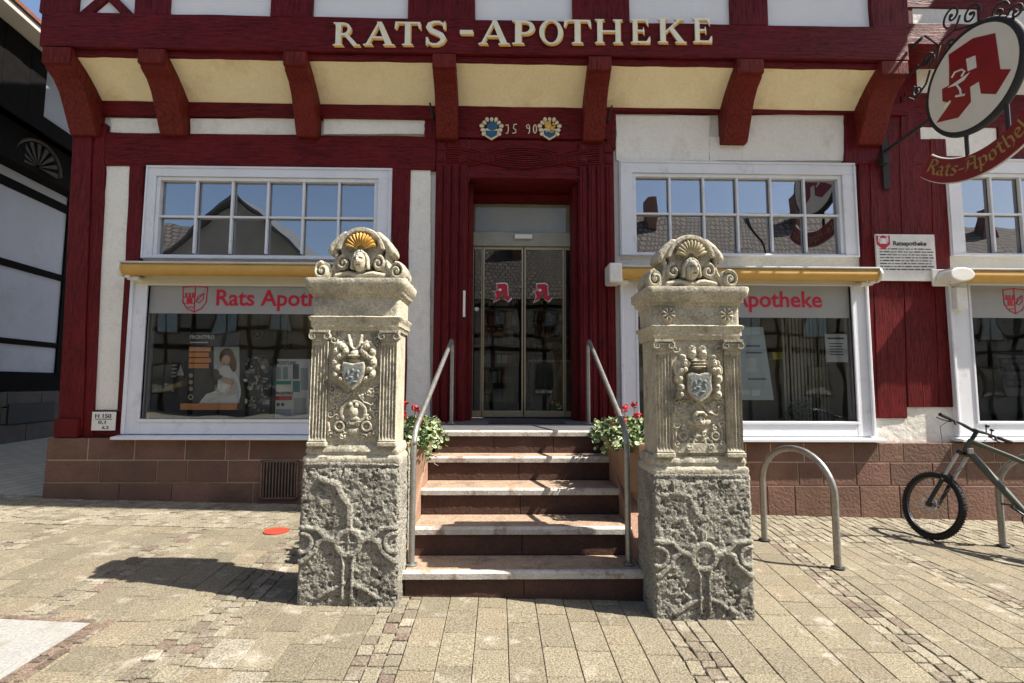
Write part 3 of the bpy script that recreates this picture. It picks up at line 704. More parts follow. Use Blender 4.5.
# red letter emblem on each door leaf
EMB = [(.18, .95), (.62, .98), (.78, .90), (.80, .30), (1.0, .18), (.82, -.02), (.60, .12), (.60, .38), (.40, .42), (.34, .10), (.02, -.06), (.16, .22), (.14, .42), (.0, .50), (.22, .60), (.20, .78)]
for px in (502, 542.5):
    x0 = UX(px-9, YD); z0 = UZ(301, YD); k = UX(px+9, YD)-x0
    q = MB(); cx, cz = .48, .45; q.prism([(x0+(cx+(a-cx)*1.12)*k, z0+(cz+(c_-cz)*1.12)*k) for a, c_ in EMB], YD-.009, YD-.007); em = q.build('door_emblem', MWM, door)
    q = MB(); q.prism([(x0+a*k, z0+c_*k) for a, c_ in EMB], YD-.013, YD-.0095); q.build('emblem_face', MRL, door)
    q = MB(); q.prism([(x0+(.36+.1*math.cos(t))*k, z0+(.62+.08*math.sin(t))*k) for t in [i*math.pi/5 for i in range(10)]], YD-.016, YD-.0135); q.build('emblem_mark', MWM, door)
q = MB(); cx, cz = UX(476, YD), UZ(309.5, YD); q.prism([(cx+.028*math.cos(t), cz+.028*math.sin(t)) for t in [i*math.pi/8 for i in range(16)]], YD-.013, YD-.009); q.build('round_sticker', MWM, door)
# threshold and mat
mat_ = MB(); mat_.box(UX(489, 6.2), UX(563, 6.2), 5.95, 6.55, THR+.001, THR+.014); mat_.build('door_mat', pm('mat_rubber', (.03, .03, .035), None, 60, .95, .8, 200, .005), label='dark door mat lying on the landing before the glass door', cat='door mat', bevel=.004)
q = MB(); q.box(fx(463.5), fx(465.8), F-.085, F-.058, fz(318), fz(292)); q.build('intercom', MWM, label='narrow grey door intercom on the left door post', cat='intercom', bevel=.004)

# ------------------------------------------------------------------ jetty: brackets, cove, text beam, upper storey
JL, JR = U(38, 55, JY)[0], U(909, 55, JY)[0]
zb0, zb1 = UZ(54, JY), UZ(20, JY)
tb = MB(); timber(tb, JL, JR, zb0, zb1, JY, JY+.3, j=.005, seg=.4); beam = tb.build('lettered_beam', MRH, bld, bevel=.012)
q = MB(); timber(q, JL+.01, JR-.01, zb0-.075, zb0-.002, JY+.05, JY+.3, j=.002); q.build('beam_moulding', MRH, bld, bevel=.012)
brs = [((75, 107), (41, 63)), ((166.7, 189.6), (133.6, 161.6)), ((301, 322.5), (280, 303)), ((438, 458.5), (431, 455.5)), ((582.5, 603), (588, 612)), ((719, 743), (738, 766)), ((855, 879), (880, 908))]
zwb = fz(143, 512)
BX = []
for i, (bo, to) in enumerate(brs):
    xa = (UX(to[0], JY, 70)+UX(bo[0], F-.03, 143))/2; xb = (UX(to[1], JY, 70)+UX(bo[1], F-.03, 143))/2
    BX.append((xa, xb)); zt_ = zb0-.001
    zz = zwb if i not in (0,) else zwb-.02
    prof = [(F+.02, zz), (F-.10, zz), (F-.13, zz+.05), (F-.22, zz+.25), (F-.31, zz+.44), (F-.40, zz+.55), (JY+.035, zz+.62), (JY+.035, zz+.645), (JY-.02, zz+.655), (JY-.02, zt_-.02), (JY+.02, zt_), (F+.02, zt_)]
    prof = [(y, min(z, zt_)) for y, z in prof]
    m_ = MB(); m_.prism(prof, xa, xb, 'yz'); br_ = m_.build('bracket', MRB, bld, bevel=.014)
    if i in (3, 4):                            # little iron hook beside the two middle brackets
        hx = xa-.05 if i == 3 else xb+.05; hz = fz(118, 512)
        h = MB(); h.tube([(hx, F-.06, hz-.08), (hx, F-.11, hz-.04), (hx+(-.03 if i == 3 else .04), F-.16, hz+.1)], .012, 6); h.ball((hx, F-.09, hz-.05), .028, 8, 6); h.build('iron_hook', MIR, br_)
# cove panels between the brackets
for i in range(6):
    xa, xb = BX[i][1], BX[i+1][0]; z0, z1 = fz(111, 512), zb0-.06; n = 10; rows = []
    for k in range(n+1):
        t = k/n; y = lerp(F-.02, JY+.06, t); z = lerp(z0, z1, t)+.03*math.sin(math.pi*t)
        rows.append([(lerp(xa-.01, xb+.01, s/8), y+rnd.uniform(-.003, .003), z+rnd.uniform(-.003, .003)) for s in range(9)])
    c_ = MB(); c_.grid(rows); c_.grid([[(p[0], p[1]+.03, p[2]+.03) for p in r_] for r_ in rows], flip=True); c_.build('cove_panel', MCV, bld, smooth=60)
# upper storey front
uw = MB(); ZU = 8.4
uw.box(JL+.03, JR-.03, JY+.06, JY+.3, zb1-.01, ZU); uw.build('upper_wall', MPW, bld)
up = [(38, 76), (133, 168), (270, 312), (407.7, 475), (573, 630), (731, 769), (872, 909)]
for a, b2 in up:
    q = MB(); timber(q, UX(a, JY, 10), UX(b2, JY, 10), zb1+.001, ZU, JY+.01, JY+.2, along='z'); q.build('upper_post', MRV, bld, bevel=.01)
for a, b2 in ((76, 133),):
    x0, x1 = UX(a, JY, 10), UX(b2, JY, 10); hgt = .52
    for s in (0, 1):
        q = MB(); xa, xb = (x0, x1) if s else (x1, x0); wd = .17
        q.prism([(xa-(.0), zb1), (xa+(wd if s else -wd)*.9, zb1), (xb, zb1+hgt), (xb-(wd if s else -wd)*.9, zb1+hgt)], JY+.02+.004*s, JY+.15); q.build('cross_brace', MRV, bld, bevel=.008)
for z0, z1, ex in ((zb1+.95, zb1+1.2, 0), (ZU-.25, ZU, 0)):
    q = MB(); timber(q, JL, JR, z0, z1, JY-.004, JY+.2); q.build('upper_beam', MRH, bld, bevel=.01)
q = MB(); q.box(JL, JR, JY, F+3, ZU+.001, ZU+.3); q.build('attic_floor', MRH, bld)
# side walls and back, so that the house has its depth
q = MB(); q.box(XLEFT, XLEFT+.25, F+.28, F+7.5, -.1, 5.7); q.box(JL+.05, JL+.3, JY+.3, F+7.5, 5.3, ZU); q.box(XR0-.2, XR0, F+.28, F+7.5, -.4, 10.0); q.box(XLEFT, XR0, F+7.5, F+7.7, -.4, ZU); q.build('side_wall', MPL, bld)
q = MB(); q.box(JR+.002, XR0, F-.0, F+.26, 5.76, 8.7); q.build('upper_wall', MPW, bld)
q = MB(); timber(q, JR+.01, XR0, 5.72, 6.0, F-.5, F+.2); q.build('upper_beam', MRH, bld, bevel=.01)
RT = pm('clay_roof_tiles', (.22, .075, .04), (.13, .045, .03), 8, .85, 1, 14, .03)
q = MB(); ey = 4.25
q.prism([(ey, ZU+.28), (ey, ZU+.36), (F+3.7, ZU+4.9), (F+9.2, ZU+.36), (F+9.2, ZU+.28), (F+3.7, ZU+4.78)], JL-.3, 7.8, 'yz'); q.build('roof', RT, bld)  # unseen eave, lengthened past the house to shade beam and wall foot
q = MB(); q.prism([(5.19, 8.7), (5.19, 8.8), (F+3.7, 12.6), (F+9.2, 8.8), (F+9.2, 8.7), (F+3.7, 12.5)], 7.83, XR0+1.5, 'yz'); q.build('roof', RT, bld)  # unseen eave, its overhang shaped to keep sun off the lettered beam
q = MB(); q.prism([(F+.3, ZU+.3), (F+7.6, ZU+.3), (F+3.7, ZU+4.7)], JL+.06, JL+.2, 'yz'); q.build('gable_wall', MPL, bld)
# gilded lettering, drawn as roman capitals (unit height 1)
def rect(x0, x1, z0, z1): return [(x0, z0), (x1, z0), (x1, z1), (x0, z1)]
def ringpoly(cx, cz, rx, rz, ix, iz, a0=0, a1=360, n=20, dx=0):
    o_ = arc(cx, cz, rx, a0, a1, n, rz); i_ = arc(cx+dx, cz, ix, a0, a1, n, iz)
    return [[o_[k], o_[k+1], i_[k+1], i_[k]] for k in range(n)]
def serif(x0, x1, z, up=True): h = .07 if up else -.07; return [(x0, z), (x1, z), (x1, z+h*.55), (x1-.1, z+h), (x0+.1, z+h), (x0, z+h*.55)]
def stem(x, w_=.19): return [rect(x, x+w_, .05, .95), serif(x-.09, x+w_+.09, 0), serif(x-.09, x+w_+.09, 1, False)]
LET = {
 'R': (.98, stem(.1)+ringpoly(.38, .72, .28, .28, .15, .18, -90, 90, 10)+[rect(.28, .40, .90, 1.0), rect(.28, .42, .44, .54), [(.38, .5), (.55, .5), (.90, .06), (1.0, .05), (1.0, 0), (.74, 0)]]),
 'A': (1.02, [[(.04, .05), (.14, .05), (.52, .92), (.46, 1.0)], [(.42, 1.02), (.60, 1.02), (.98, .05), (.74, .05), (.47, .86)], rect(.26, .68, .30, .38), serif(-.06, .28, 0), serif(.66, 1.08, 0)]),
 'T': (.92, [rect(.37, .56, .05, .96), serif(.27, .66, 0), rect(.04, .89, .92, 1.0), [(.0, .70), (.05, .70), (.13, .93), (.13, 1.0), (.02, 1.0)], [(.93, .70), (.88, .70), (.80, .93), (.80, 1.0), (.91, 1.0)]]),
 'S': (.72, None),
 'P': (.88, stem(.1)+ringpoly(.38, .70, .32, .30, .17, .20, -90, 90, 10)+[rect(.28, .40, .90, 1.0), rect(.28, .40, .40, .50)]),
 'O': (1.04, ringpoly(.5, .5, .50, .52, .30, .45, 0, 360, 28)),
 'H': (1.16, stem(.1)+stem(.80)+[rect(.28, .81, .46, .54)]),
 'E': (.86, stem(.1)+[rect(.28, .68, .92, 1.0), rect(.28, .74, 0, .08), rect(.28, .56, .47, .55), [(.70, 1.0), (.74, 1.0), (.74, .74), (.70, .76), (.62, .93)], [(.72, 0), (.80, 0), (.83, .28), (.78, .26), (.66, .07)], rect(.53, .57, .38, .64)]),
 'K': (1.02, stem(.1)+[[(.28, .38), (.28, .47), (.74, .95), (.86, .95)], [(.42, .58), (.56, .66), (.98, .05), (.74, .05)], serif(.62, .98, 1, False), serif(.64, 1.06, 0)]),
 '-': (.4, [rect(.0, .36, .44, .62)]),
}
def letter(mb, ch, x, z, h, y, d=.03):
    w_, polys = LET[ch]
    if ch == 'S':
        c = [(.60, .80), (.56, .90), (.44, .98), (.28, .98), (.14, .90), (.10, .76), (.18, .62), (.34, .53), (.50, .43), (.58, .28), (.52, .12), (.38, .02), (.22, .02), (.10, .10), (.06, .22)]
        th_ = [.03, .04, .05, .05, .07, .09, .10, .105, .10, .09, .07, .05, .05, .04, .03]; polys = []
        P_ = []
        for k in range(len(c)):
            a, b2 = c[max(0, k-1)], c[min(len(c)-1, k+1)]; dx, dz = b2[0]-a[0], b2[1]-a[1]; L = math.hypot(dx, dz); P_.append(((c[k][0]-dz/L*th_[k], c[k][1]+dx/L*th_[k]), (c[k][0]+dz/L*th_[k], c[k][1]-dx/L*th_[k])))
        for k in range(len(c)-1): polys.append([P_[k][0], P_[k+1][0], P_[k+1][1], P_[k][1]])
        polys += [[(.57, .68), (.64, .68), (.64, 1.02), (.60, 1.0), (.56, .9)], [(.02, -.02), (.08, .02), (.12, .12), (.09, .32), (.02, .32)]]
    for k, p in enumerate(polys):
        e = (k % 5)*.0012
        mb.prism([(x+a*h, z+b2*h) for a, b2 in p], y-d-e, y)
    return w_
LT = list(zip('RATS-APOTHEKE', (334, 364, 395, 426, 460, 478.5, 512, 539, 563.5, 594.5, 630, 657, 692), (361, 395.5, 421, 446.5, 473, 510, 534.5, 562.5, 590.5, 622, 649.5, 685.5, 711)))
for ch, a, b2 in LT:
    pc = (a+b2)/2; zb_ = U(pc, lerp(47.3, 44.0, (pc-334)/377), JY)[1]; zt_ = U(pc, lerp(24.5, 19.8, (pc-334)/377), JY)[1]; h = zt_-zb_
    x0, x1 = U(a, 34, JY)[0], U(b2, 34, JY)[0]
    lt = MB(); sub = MB(); letter(sub, ch, 0, 0, 1, 0, 1); lo = min(p[0] for p in sub.v); hi = max(p[0] for p in sub.v)
    sub2 = MB(); sub2.f = list(sub.f); sub2.c = list(sub.c)
    f_ = lambda p, y, d, g: (x0+(p[0]-lo)/(hi-lo)*(x1-x0), y+p[1]*d, zb_+p[2]*h)
    sub2.v = [f_(p, JY-.012, .022, 0) for p in sub.v]; lt.merge(sub2)
    # gilt edge: slightly larger letter behind
    cx, cz = 0, 0; sub3 = MB(); sub3.f = list(sub.f); sub3.c = list(sub.c); k1, k2 = .012, -.012
    sub3.v = [(lambda q: (q[0]+k1, q[1], q[2]+k2))(f_(p, JY-.003, .014, 0)) for p in sub.v]; sub3.c = [(.95, .62, .22)]*len(sub3.c); lt.merge(sub3); lt.build('letter' if ch != '-' else 'hyphen', MLW, beam, bevel=.003)
# ------------------------------------------------------------------ staircase
RISE = .185; YS = [3.70, 4.03, 4.42, 4.80, 5.06]; ZS = [.185, .395, .61, .825, 1.04]
SX0, SX1 = -.675, 1.005
stairs = empty('entrance_steps', ((SX0+SX1)/2, 4.3, 0), 'worn sandstone entrance steps with white painted edges between the two carved pillars', 'staircase')
for k in range(5):
    y0 = YS[k]; z1 = ZS[k]; y1 = YS[k+1] if k < 4 else YD+.1; x0, x1 = (SX0, SX1) if k < 4 else (SX0+.02, SX1+.09)
    zb = (ZS[k-1] if k else -.12)
    q = MB(); n = 6
    for s in range(2 if k < 4 else 3):
        nn = 2 if k < 4 else 3; xa, xb = lerp(x0, x1, s/nn), lerp(x0, x1, (s+1)/nn); q.box(xa+.002, xb-.002, y0+.022, y1+.05, zb+.001, z1-.045)
    rs_ = q.build('step', MRI, stairs, bevel=.004)
    q = MB()
    q.box(x0, x1, y0+.0405, y1+(.02 if k < 4 else 0), z1-.044, z1); q.build('tread', MTR if k < 4 else pm('landing_shaded_stone', (.10, .10, .105), (.07, .07, .075), 5, .7, .5, 60, .004), rs_, bevel=.003)  # landing coloured dark: the doorway's shade is put into its stone
    q = MB(); rows = []; nn = 60
    for i in range(nn+1):
        x = lerp(x0-.012, x1+.012, i/nn); j = .004*fbm(np.array(x*9.), np.array(k*3.3), 1., 4, 5+k); j2 = .010*abs(float(fbm(np.array(x*23.), np.array(k*1.7), 1., 3, 15+k)))
        rows.append([(x, y0+float(j)+j2, z1-.05), (x, y0+float(j), z1-.012), (x, y0+.012+j2, z1+.002), (x, y0+.0402, z1+.003), (x, y0+.0402, z1-.05)])
    q.grid(rows, closed_u=True, flip=False); q.f += [(4, 3, 2, 1, 0), tuple(range(nn*5, nn*5+5))]; q.c += [(1, 1, 1)]*2
    q.build('nosing', MNO, rs_, smooth=30)
for side, xa, xb in ((0, SX0-.30, SX0-.003), (1, SX1+.003, SX1+.33)):
    q = MB(); q.prism([(3.86, -.15), (3.86, .28), (4.05, .40), (5.0, .98), (5.1, THR-.004), (F-.12, THR-.004), (F-.12, -.15)], xa, xb, 'yz')
    q.build('cheek_wall', pm('cheek_stone', (.36, .21, .15), (.26, .15, .10), 3, .85, .9, 30, .008, fine=(70, .75)), stairs, bevel=.01)

# ------------------------------------------------------------------ planters with geraniums
def planter(side):
    s = -1 if side == 0 else 1; xm = .165; f = lambda x: xm+s*x
    yA, yB, yC, yD = 4.12, 4.34, 4.86, 5.02
    t = empty('flower_planter', (f(.97), 4.6, .45), ('brown tapered stone planter left of the steps behind the left pillar' if side == 0 else 'brown tapered stone planter right of the steps, in the shade of the right pillar'), 'planter', 'planters flanking the steps')
    top = [(f(1.16), yA), (f(.93), yA), (f(.80), yB), (f(.80), yC), (f(.92), yD), (f(1.16), yD)]; mid = [(f(1.12), yA+.02), (f(.96), yA+.02), (f(.875), yB+.03), (f(.875), yC-.03), (f(.95), yD-.02), (f(1.12), yD-.02)]
    zt, zm = 1.03, .62; q = MB(); n = 6
    inn = [(lerp(p[0], f(.98), .14), lerp(p[1], 4.57, .10)) for p in top]
    vs_ = [(p[0], p[1], zm) for p in mid]+[(p[0], p[1], zt-.03) for p in top]+[(p[0], p[1], zt) for p in top]+[(p[0], p[1], zt) for p in inn]+[(p[0], p[1], zt-.08) for p in inn]
    fs = []
    for r_ in range(4):
        for i in range(n): k = (i+1) % n; fs.append((r_*n+i, r_*n+k, (r_+1)*n+k, (r_+1)*n+i))
    fs += [tuple(range(n))[::-1], tuple(range(4*n, 5*n))]
    if s < 0: fs = fs
    q.add(vs_, fs); q.build('trough', MPT, t, bevel=.008)
    q = MB(); bs = [(lerp(p[0], f(1.0), .25), lerp(p[1], 4.57, .2)) for p in mid]; q.prism(bs, .25, zm-.001, 'xy'); q.build('pedestal', MPT, t, bevel=.01)
    q = MB(); q.prism([(lerp(p[0], f(.98), .02), lerp(p[1], 4.57, .02)) for p in inn], zt-.079, zt-.045, 'xy'); q.build('soil', MSO, t)
    # plant
    rp = random.Random(5+side); g = empty('geranium', (f(.98), 4.57, zt-.05), ('red geranium with pale variegated foliage spilling from the left planter' if side == 0 else 'red geranium with pale variegated foliage spilling from the right planter'), 'plant', 'geraniums in the planters')
    lf = MB()
    def leaf(c, r_, nrm, col):
        nrm = nrm.normalized(); a = nrm.orthogonal().normalized(); a.rotate(Matrix.Rotation(rp.uniform(0, 6.28), 3, nrm)); b_ = nrm.cross(a)
        pts = []; m_ = 9
        for k in range(m_): an = 2*math.pi*k/m_; rr = r_*(1 if k % 2 else .82); pts.append(c+a*rr*math.cos(an)+b_*rr*math.sin(an)+nrm*(.18*r_ if k % 2 else .05*r_))
        lf.add([tuple(c-nrm*.1*r_)]+[tuple(p) for p in pts], [(0, k+1, (k+1) % m_+1) for k in range(m_)], col)
    for k in range(900):
        u = rp.random(); v_ = rp.random()
        x = f(.76+.40*u); y = 4.12+.98*v_; ed = min(u*.36, 1) ; droop = max(0, .10-ed*1.0) if rp.random() < .5 else 0
        z = zt-.02+.20*rp.random()**.7*math.sin(math.pi*min(1, max(0, .1+.8*v_)))-droop*1.9*rp.random()
        if droop: x = f(.74+.36*u-.07*rp.random())
        if v_ < .12: z -= .08*rp.random()
        pale = rp.random(); col = (5.2, 3.7, 9.0) if pale < .30 else ((2.0, 1.7, 2.4) if pale < .60 else ((1, 1, 1) if pale < .85 else (.6, .7, .6)))
        leaf(Vector((x, y, z)), rp.uniform(.014, .030), Vector((rp.uniform(-1, 1), rp.uniform(-1.2, .6), rp.uniform(.2, 1.3))), col)
    lf.build('foliage', MLF, g)
    fl = MB(); sm_ = MB()
    heads = [(.84, 4.25, .20), (.92, 4.5, .29), (.98, 4.32, .24), (1.03, 4.6, .32), (.93, 4.8, .24), (.82, 4.58, .15), (1.10, 4.42, .24)]
    for (hx, hy, hz) in heads:
        c = Vector((f(hx), hy, zt+hz-.03)); sm_.tube([(c.x, c.y, zt-.04), tuple(c-Vector((0, 0, .02)))], .003, 5)
        for k in range(30):
            d = Vector((rp.gauss(0, 1), rp.gauss(0, 1), rp.gauss(0, .8))).normalized(); p = c+d*rp.uniform(.014, .040)
            a = d.orthogonal().normalized(); b_ = d.cross(a); r_ = rp.uniform(.010, .016)
            pts = [p+a*r_*math.cos(an)*(1 if i % 2 else .6)+b_*r_*math.sin(an)*(1 if i % 2 else .6) for i, an in enumerate([math.pi*k2/5 for k2 in range(10)])]
            fl.add([tuple(x_) for x_ in pts], [tuple(range(10))])
    fl.build('blossoms', MFL, g); sm_.build('stems', MLF, g)
planter(0); planter(1)

# ------------------------------------------------------------------ handrails
def rail(side):
    s = side; X = (lambda t: lerp(-.648, -.575, t)) if side == 0 else (lambda t: lerp(.937, 1.01, t))
    t = empty('handrail', (X(0), 3.84, RISE), ('bent galvanised handrail on the left edge of the steps' if side == 0 else 'bent galvanised handrail on the right edge of the steps'), 'handrail', 'handrails of the entrance steps')
    q = MB(); y0, y1 = 3.84, 5.94; z0, z1 = RISE+.002, THR
    path = [(X(0), y0, z0), (X(0), y0, 1.0)]
    path += [(X(0), y0+.012, 1.07), (X(.02), y0+.045, 1.13)]
    path += [(lerp(X(.05), X(.95), k/6), lerp(y0+.1, y1-.18, k/6), lerp(1.18, 1.955, k/6)) for k in range(7)]
    path += [(X(.97), y1-.09, 1.995), (X(1), y1-.03, 1.985), (X(1), y1, 1.93), (X(1), y1, 1.5), (X(1), y1, z1+.002)]
    q.tube(path, .0225, 12); q.build('rail_tube', MGV, t, smooth=60)
    for (x, y, z) in ((X(0), y0, z0), (X(1), y1, z1+.002)):
        q = MB(); q.prism([(x+.045*math.cos(a), y+.045*math.sin(a)) for a in [k*math.pi/8 for k in range(16)]], z, z+.012, 'xy'); q.build('base_flange', MGV, t, bevel=.003)
    q = MB(); x, y, z = X(.01), y0+.03, 1.12; q.tube([(x, y0, 1.06), (x, y0, 1.075)], .026, 12); q.build('weld_collar', MGV, t, smooth=50)
rail(0); rail(1)

# ------------------------------------------------------------------ carved pillars
def rectring(w_, d_, n=.02, rad=.012):
    pts = []; hw, hd = w_/2, d_/2
    def seg(a, b2):
        L = math.hypot(b2[0]-a[0], b2[1]-a[1]); k = max(1, round(L/n))
        for i in range(k): pts.append((lerp(a[0], b2[0], i/k), lerp(a[1], b2[1], i/k)))
    c = [(-hw+rad, -hd), (hw-rad, -hd), (hw, -hd+rad), (hw, hd-rad), (hw-rad, hd), (-hw+rad, hd), (-hw, hd-rad), (-hw, -hd+rad)]
    for i in range(8): seg(c[i], c[(i+1) % 8])
    return pts
def loft(mb, cx, cy, levels, seed=0, amp=.0035, n=.018):       # levels: (z, width, depth)
    base = rectring(levels[0][1], levels[0][2], n); m = len(base); rows = []
    w0, d0 = levels[0][1], levels[0][2]
    for (z, w_, d_) in levels:
        row = []
        for (x, y) in base:
            X, Y = x*w_/w0, y*d_/d0
            e = float(fbm(np.array(X*1.+cx), np.array(z*1.+Y), 22., 3, seed))*amp*2
            row.append((cx+X*(1+e/w_*2), cy+Y*(1+e/d_*2), z+e*.5))
        rows.append(row)
    k = len(mb.v); mb.grid(rows, closed_u=True)
    mb.f += [tuple(range(k, k+m))[::-1], tuple(range(k+(len(levels)-1)*m, k+len(levels)*m))]; mb.c += [(1, 1, 1)]*2
    return mb
def seglen(x, z, a, b2):
    dx, dz = b2[0]-a[0], b2[1]-a[1]; L2 = dx*dx+dz*dz+1e-9
    t = np.clip(((x-a[0])*dx+(z-a[1])*dz)/L2, 0, 1); return np.hypot(x-a[0]-t*dx, z-a[1]-t*dz)
def band(x, z, pts, w_):
    d = np.full(x.shape, 9.)
    for a, b2 in zip(pts[:-1], pts[1:]): d = np.minimum(d, seglen(x, z, a, b2))
    return 1-sm(d, w_*.55, w_)
def cord(x, z, pts, w_):                       # rounded strand
    d = np.full(x.shape, 9.)
    for a, b2 in zip(pts[:-1], pts[1:]): d = np.minimum(d, seglen(x, z, a, b2))
    return np.sqrt(np.clip(1-(d/w_)**2, 0, 1))
def blob(x, z, cx, cz, rx, rz, ang=0):
    c, s = math.cos(R(ang)), math.sin(R(ang)); X = (x-cx)*c+(z-cz)*s; Z = -(x-cx)*s+(z-cz)*c
    return np.sqrt(np.clip(1-(X/rx)**2-(Z/rz)**2, 0, 1))
def spiral(cx, cz, r, turns, a0, sgn=1, n=26, shrink=.12):
    return [(cx+r*(1-(1-shrink)*k/n)*math.cos(R(a0)+sgn*2*math.pi*turns*k/n), cz+r*(1-(1-shrink)*k/n)*math.sin(R(a0)+sgn*2*math.pi*turns*k/n)) for k in range(n+1)]
def hplate(mb, cx, y, z0, x, z, h, mask, back):
    nz, nx = x.shape; idx = -np.ones(x.shape, int); vs_ = []; f = []
    keep = mask[:-1, :-1] & mask[1:, :-1] & mask[:-1, 1:] & mask[1:, 1:]
    use = np.zeros(x.shape, bool); use[:-1, :-1] |= keep; use[1:, :-1] |= keep; use[:-1, 1:] |= keep; use[1:, 1:] |= keep
    ids = np.argwhere(use)
    for n, (j, i) in enumerate(ids): idx[j, i] = n
    N = len(ids)
    for (j, i) in ids: vs_.append((cx+x[j, i], y-h[j, i], z0+z[j, i]))
    for (j, i) in ids: vs_.append((cx+x[j, i], back, z0+z[j, i]))
    for j, i in np.argwhere(keep):
        a, b2, c, d = idx[j, i], idx[j, i+1], idx[j+1, i+1], idx[j+1, i]
        f.append((a, b2, c, d)); f.append((d+N, c+N, b2+N, a+N))
        if j == 0 or not keep[j-1, i]: f.append((b2, a, a+N, b2+N))
        if j == nz-2 or not keep[j+1, i]: f.append((d, c, c+N, d+N))
        if i == 0 or not keep[j, i-1]: f.append((a, d, d+N, a+N))
        if i == nx-2 or not keep[j, i+1]: f.append((c, b2, b2+N, c+N))
    return mb.add(vs_, f)
def pillar(side, cx, g0):
    seed = 40+side*17; yf, dp, W = 3.54 if side == 0 else 3.45, .40, .67; cy = yf+dp/2
    t = empty('carved_pillar', (cx, cy, g0), ('left carved sandstone gate pillar with orange gilded shell, coat of arms and a cross in its lower ring' if side == 0 else 'right carved sandstone gate pillar with shield under a helmet and a cherub head below it'), 'pillar', 'carved sandstone pillars flanking the steps')
    # --- rough base block
    st_ = .0055; ring = rectring(W, dp, st_, .014); m = len(ring); H = .905; nz = int(H/st_)
    R_ = np.array(ring); X = R_[:, 0]; Yr = R_[:, 1]
    nx_ = np.where(np.abs(X) > W/2-.008, np.sign(X), 0.); ny_ = np.where(np.abs(Yr) > dp/2-.008, np.sign(Yr), 0.)
    nx_ = np.where((np.abs(X) > W/2-.015) & (np.abs(Yr) > dp/2-.015), np.sign(X)*.7, nx_); ny_ = np.where((np.abs(X) > W/2-.015) & (np.abs(Yr) > dp/2-.015), np.sign(Yr)*.7, ny_)
    zz = np.linspace(-.06, H, nz); S = np.cumsum(np.r_[0, np.hypot(np.diff(X), np.diff(Yr))]); SS, ZZ = np.meshgrid(S+seed, zz); XX, _ = np.meshgrid(X, zz); YY, _ = np.meshgrid(Yr, zz)
    rough = fbm(SS, ZZ, 30, 5, seed, .72)*.020+fbm(SS, ZZ, 4.5, 3, seed+3)*.010
    pits = np.clip(fbm(SS, ZZ, 34, 3, seed+9)-.13, 0, 1)*-.09
    rough = rough+pits
    front = (YY < -dp/2+.006)
    cz = .41 if side == 0 else .40; rr = .078
    d0 = np.hypot(XX, ZZ-cz); s_ = np.zeros_like(XX)
    s_ = np.maximum(s_, 1-sm(np.abs(d0-rr), .014, .022))
    for e in (-1, 1):
        s_ = np.maximum(s_, band(XX, ZZ, [(e*.085, cz+.01), (e*.15, cz+.03), (e*.20, cz), (e*.22, cz-.05), (e*.30, cz-.12), (e*.34, cz-.12)], .022))
        s_ = np.maximum(s_, band(XX, ZZ, [(e*.15, cz+.03), (e*.21, cz+.09), (e*.34, cz+.10)], .018))
        d1 = np.hypot(XX-e*.305, ZZ-cz); s_ = np.maximum(s_, (1-sm(np.abs(d1-.062), .010, .018)))
        s_ = np.maximum(s_, band(XX, ZZ, [(e*.05, cz-.07), (e*.03, cz-.12), (e*.03, cz-.36)], .010))
        s_ = np.maximum(s_, band(XX, ZZ, [(e*.02, cz-.26), (e*.10, cz-.30), (e*.2, cz-.36)], .016)*.7)
    s_ = np.maximum(s_, band(XX, ZZ, [(0, cz+.08), (.0, cz+.24), (-.05, cz+.30), (-.09, cz+.38), (-.2, cz+.42)], .024)*(.9 if side == 0 else .35))
    s_ = np.maximum(s_, band(XX, ZZ, [(0, cz+.24), (.06, cz+.32), (.10, cz+.36)], .016)*(.6 if side == 0 else .2))
    if side == 0:
        s_ = np.maximum(s_, (d0 < rr)*np.maximum(1-sm(np.abs(XX), .006, .012), 1-sm(np.abs(ZZ-cz), .006, .012))*.8)
        s_ = np.maximum(s_, (1-sm(np.abs(XX-.09), .003, .007))*(ZZ > .62)*-.8+0)
    s_ = np.where(d0 < rr-.01, np.maximum(s_, .35), s_)
    edge = np.minimum(np.clip((W/2-np.abs(XX))/.03, 0, 1), np.clip((H-ZZ)/.04, 0, 1))
    disp = np.where(front, rough*(1-.78*s_)+s_*.016, rough*.8) - (1-edge)**2*.012*np.where(front, 1, .4)
    taper = 1+.012*(1-ZZ/H)
    VX = cx+(XX+nx_*disp)*taper; VY = cy+(YY+ny_*disp*1.0)
    VZ = g0+ZZ+.0*XX
    q = MB(); VZ[0] -= .02
    pts = np.stack([VX, VY, VZ], -1); vs_ = pts.reshape(-1, 3).tolist(); fs = []
    for j in range(nz-1):
        for i in range(m): k = (i+1) % m; fs.append((j*m+i, j*m+k, (j+1)*m+k, (j+1)*m+i))
    q.add(vs_, fs)
    # shoulder to the base moulding
    rows = [[tuple(p) for p in pts[-1]]]
    for (f_, dz) in ((.985, .02), (.95, .035), (.88, .042), (.7, .045)):
        rows.append([(cx+X[i]*f_, cy+Yr[i]*f_, g0+H+dz+float(rough[-1, i])*.4) for i in range(m)])
    q.grid(rows, closed_u=True); L = len(q.v); q.f.append(tuple(range(L-m, L))); q.c.append((1, 1, 1))
    q.build('base_block', MPB, t, smooth=70)
    # --- base moulding, shaft core, entablature
    z = lambda v_: g0+v_
    q = MB(); sw, sd = .60, .34
    loft(q, cx, cy, [(z(.93), .65, dp-.02), (z(.955), .66, dp-.01), (z(.975), .65, dp-.02), (z(.985), .625, dp-.05), (z(1.01), .64, dp-.03), (z(1.03), .625, dp-.05), (z(1.05), .605, sd)], seed, .006)
    q.build('base_moulding', MPS, t, smooth=50)
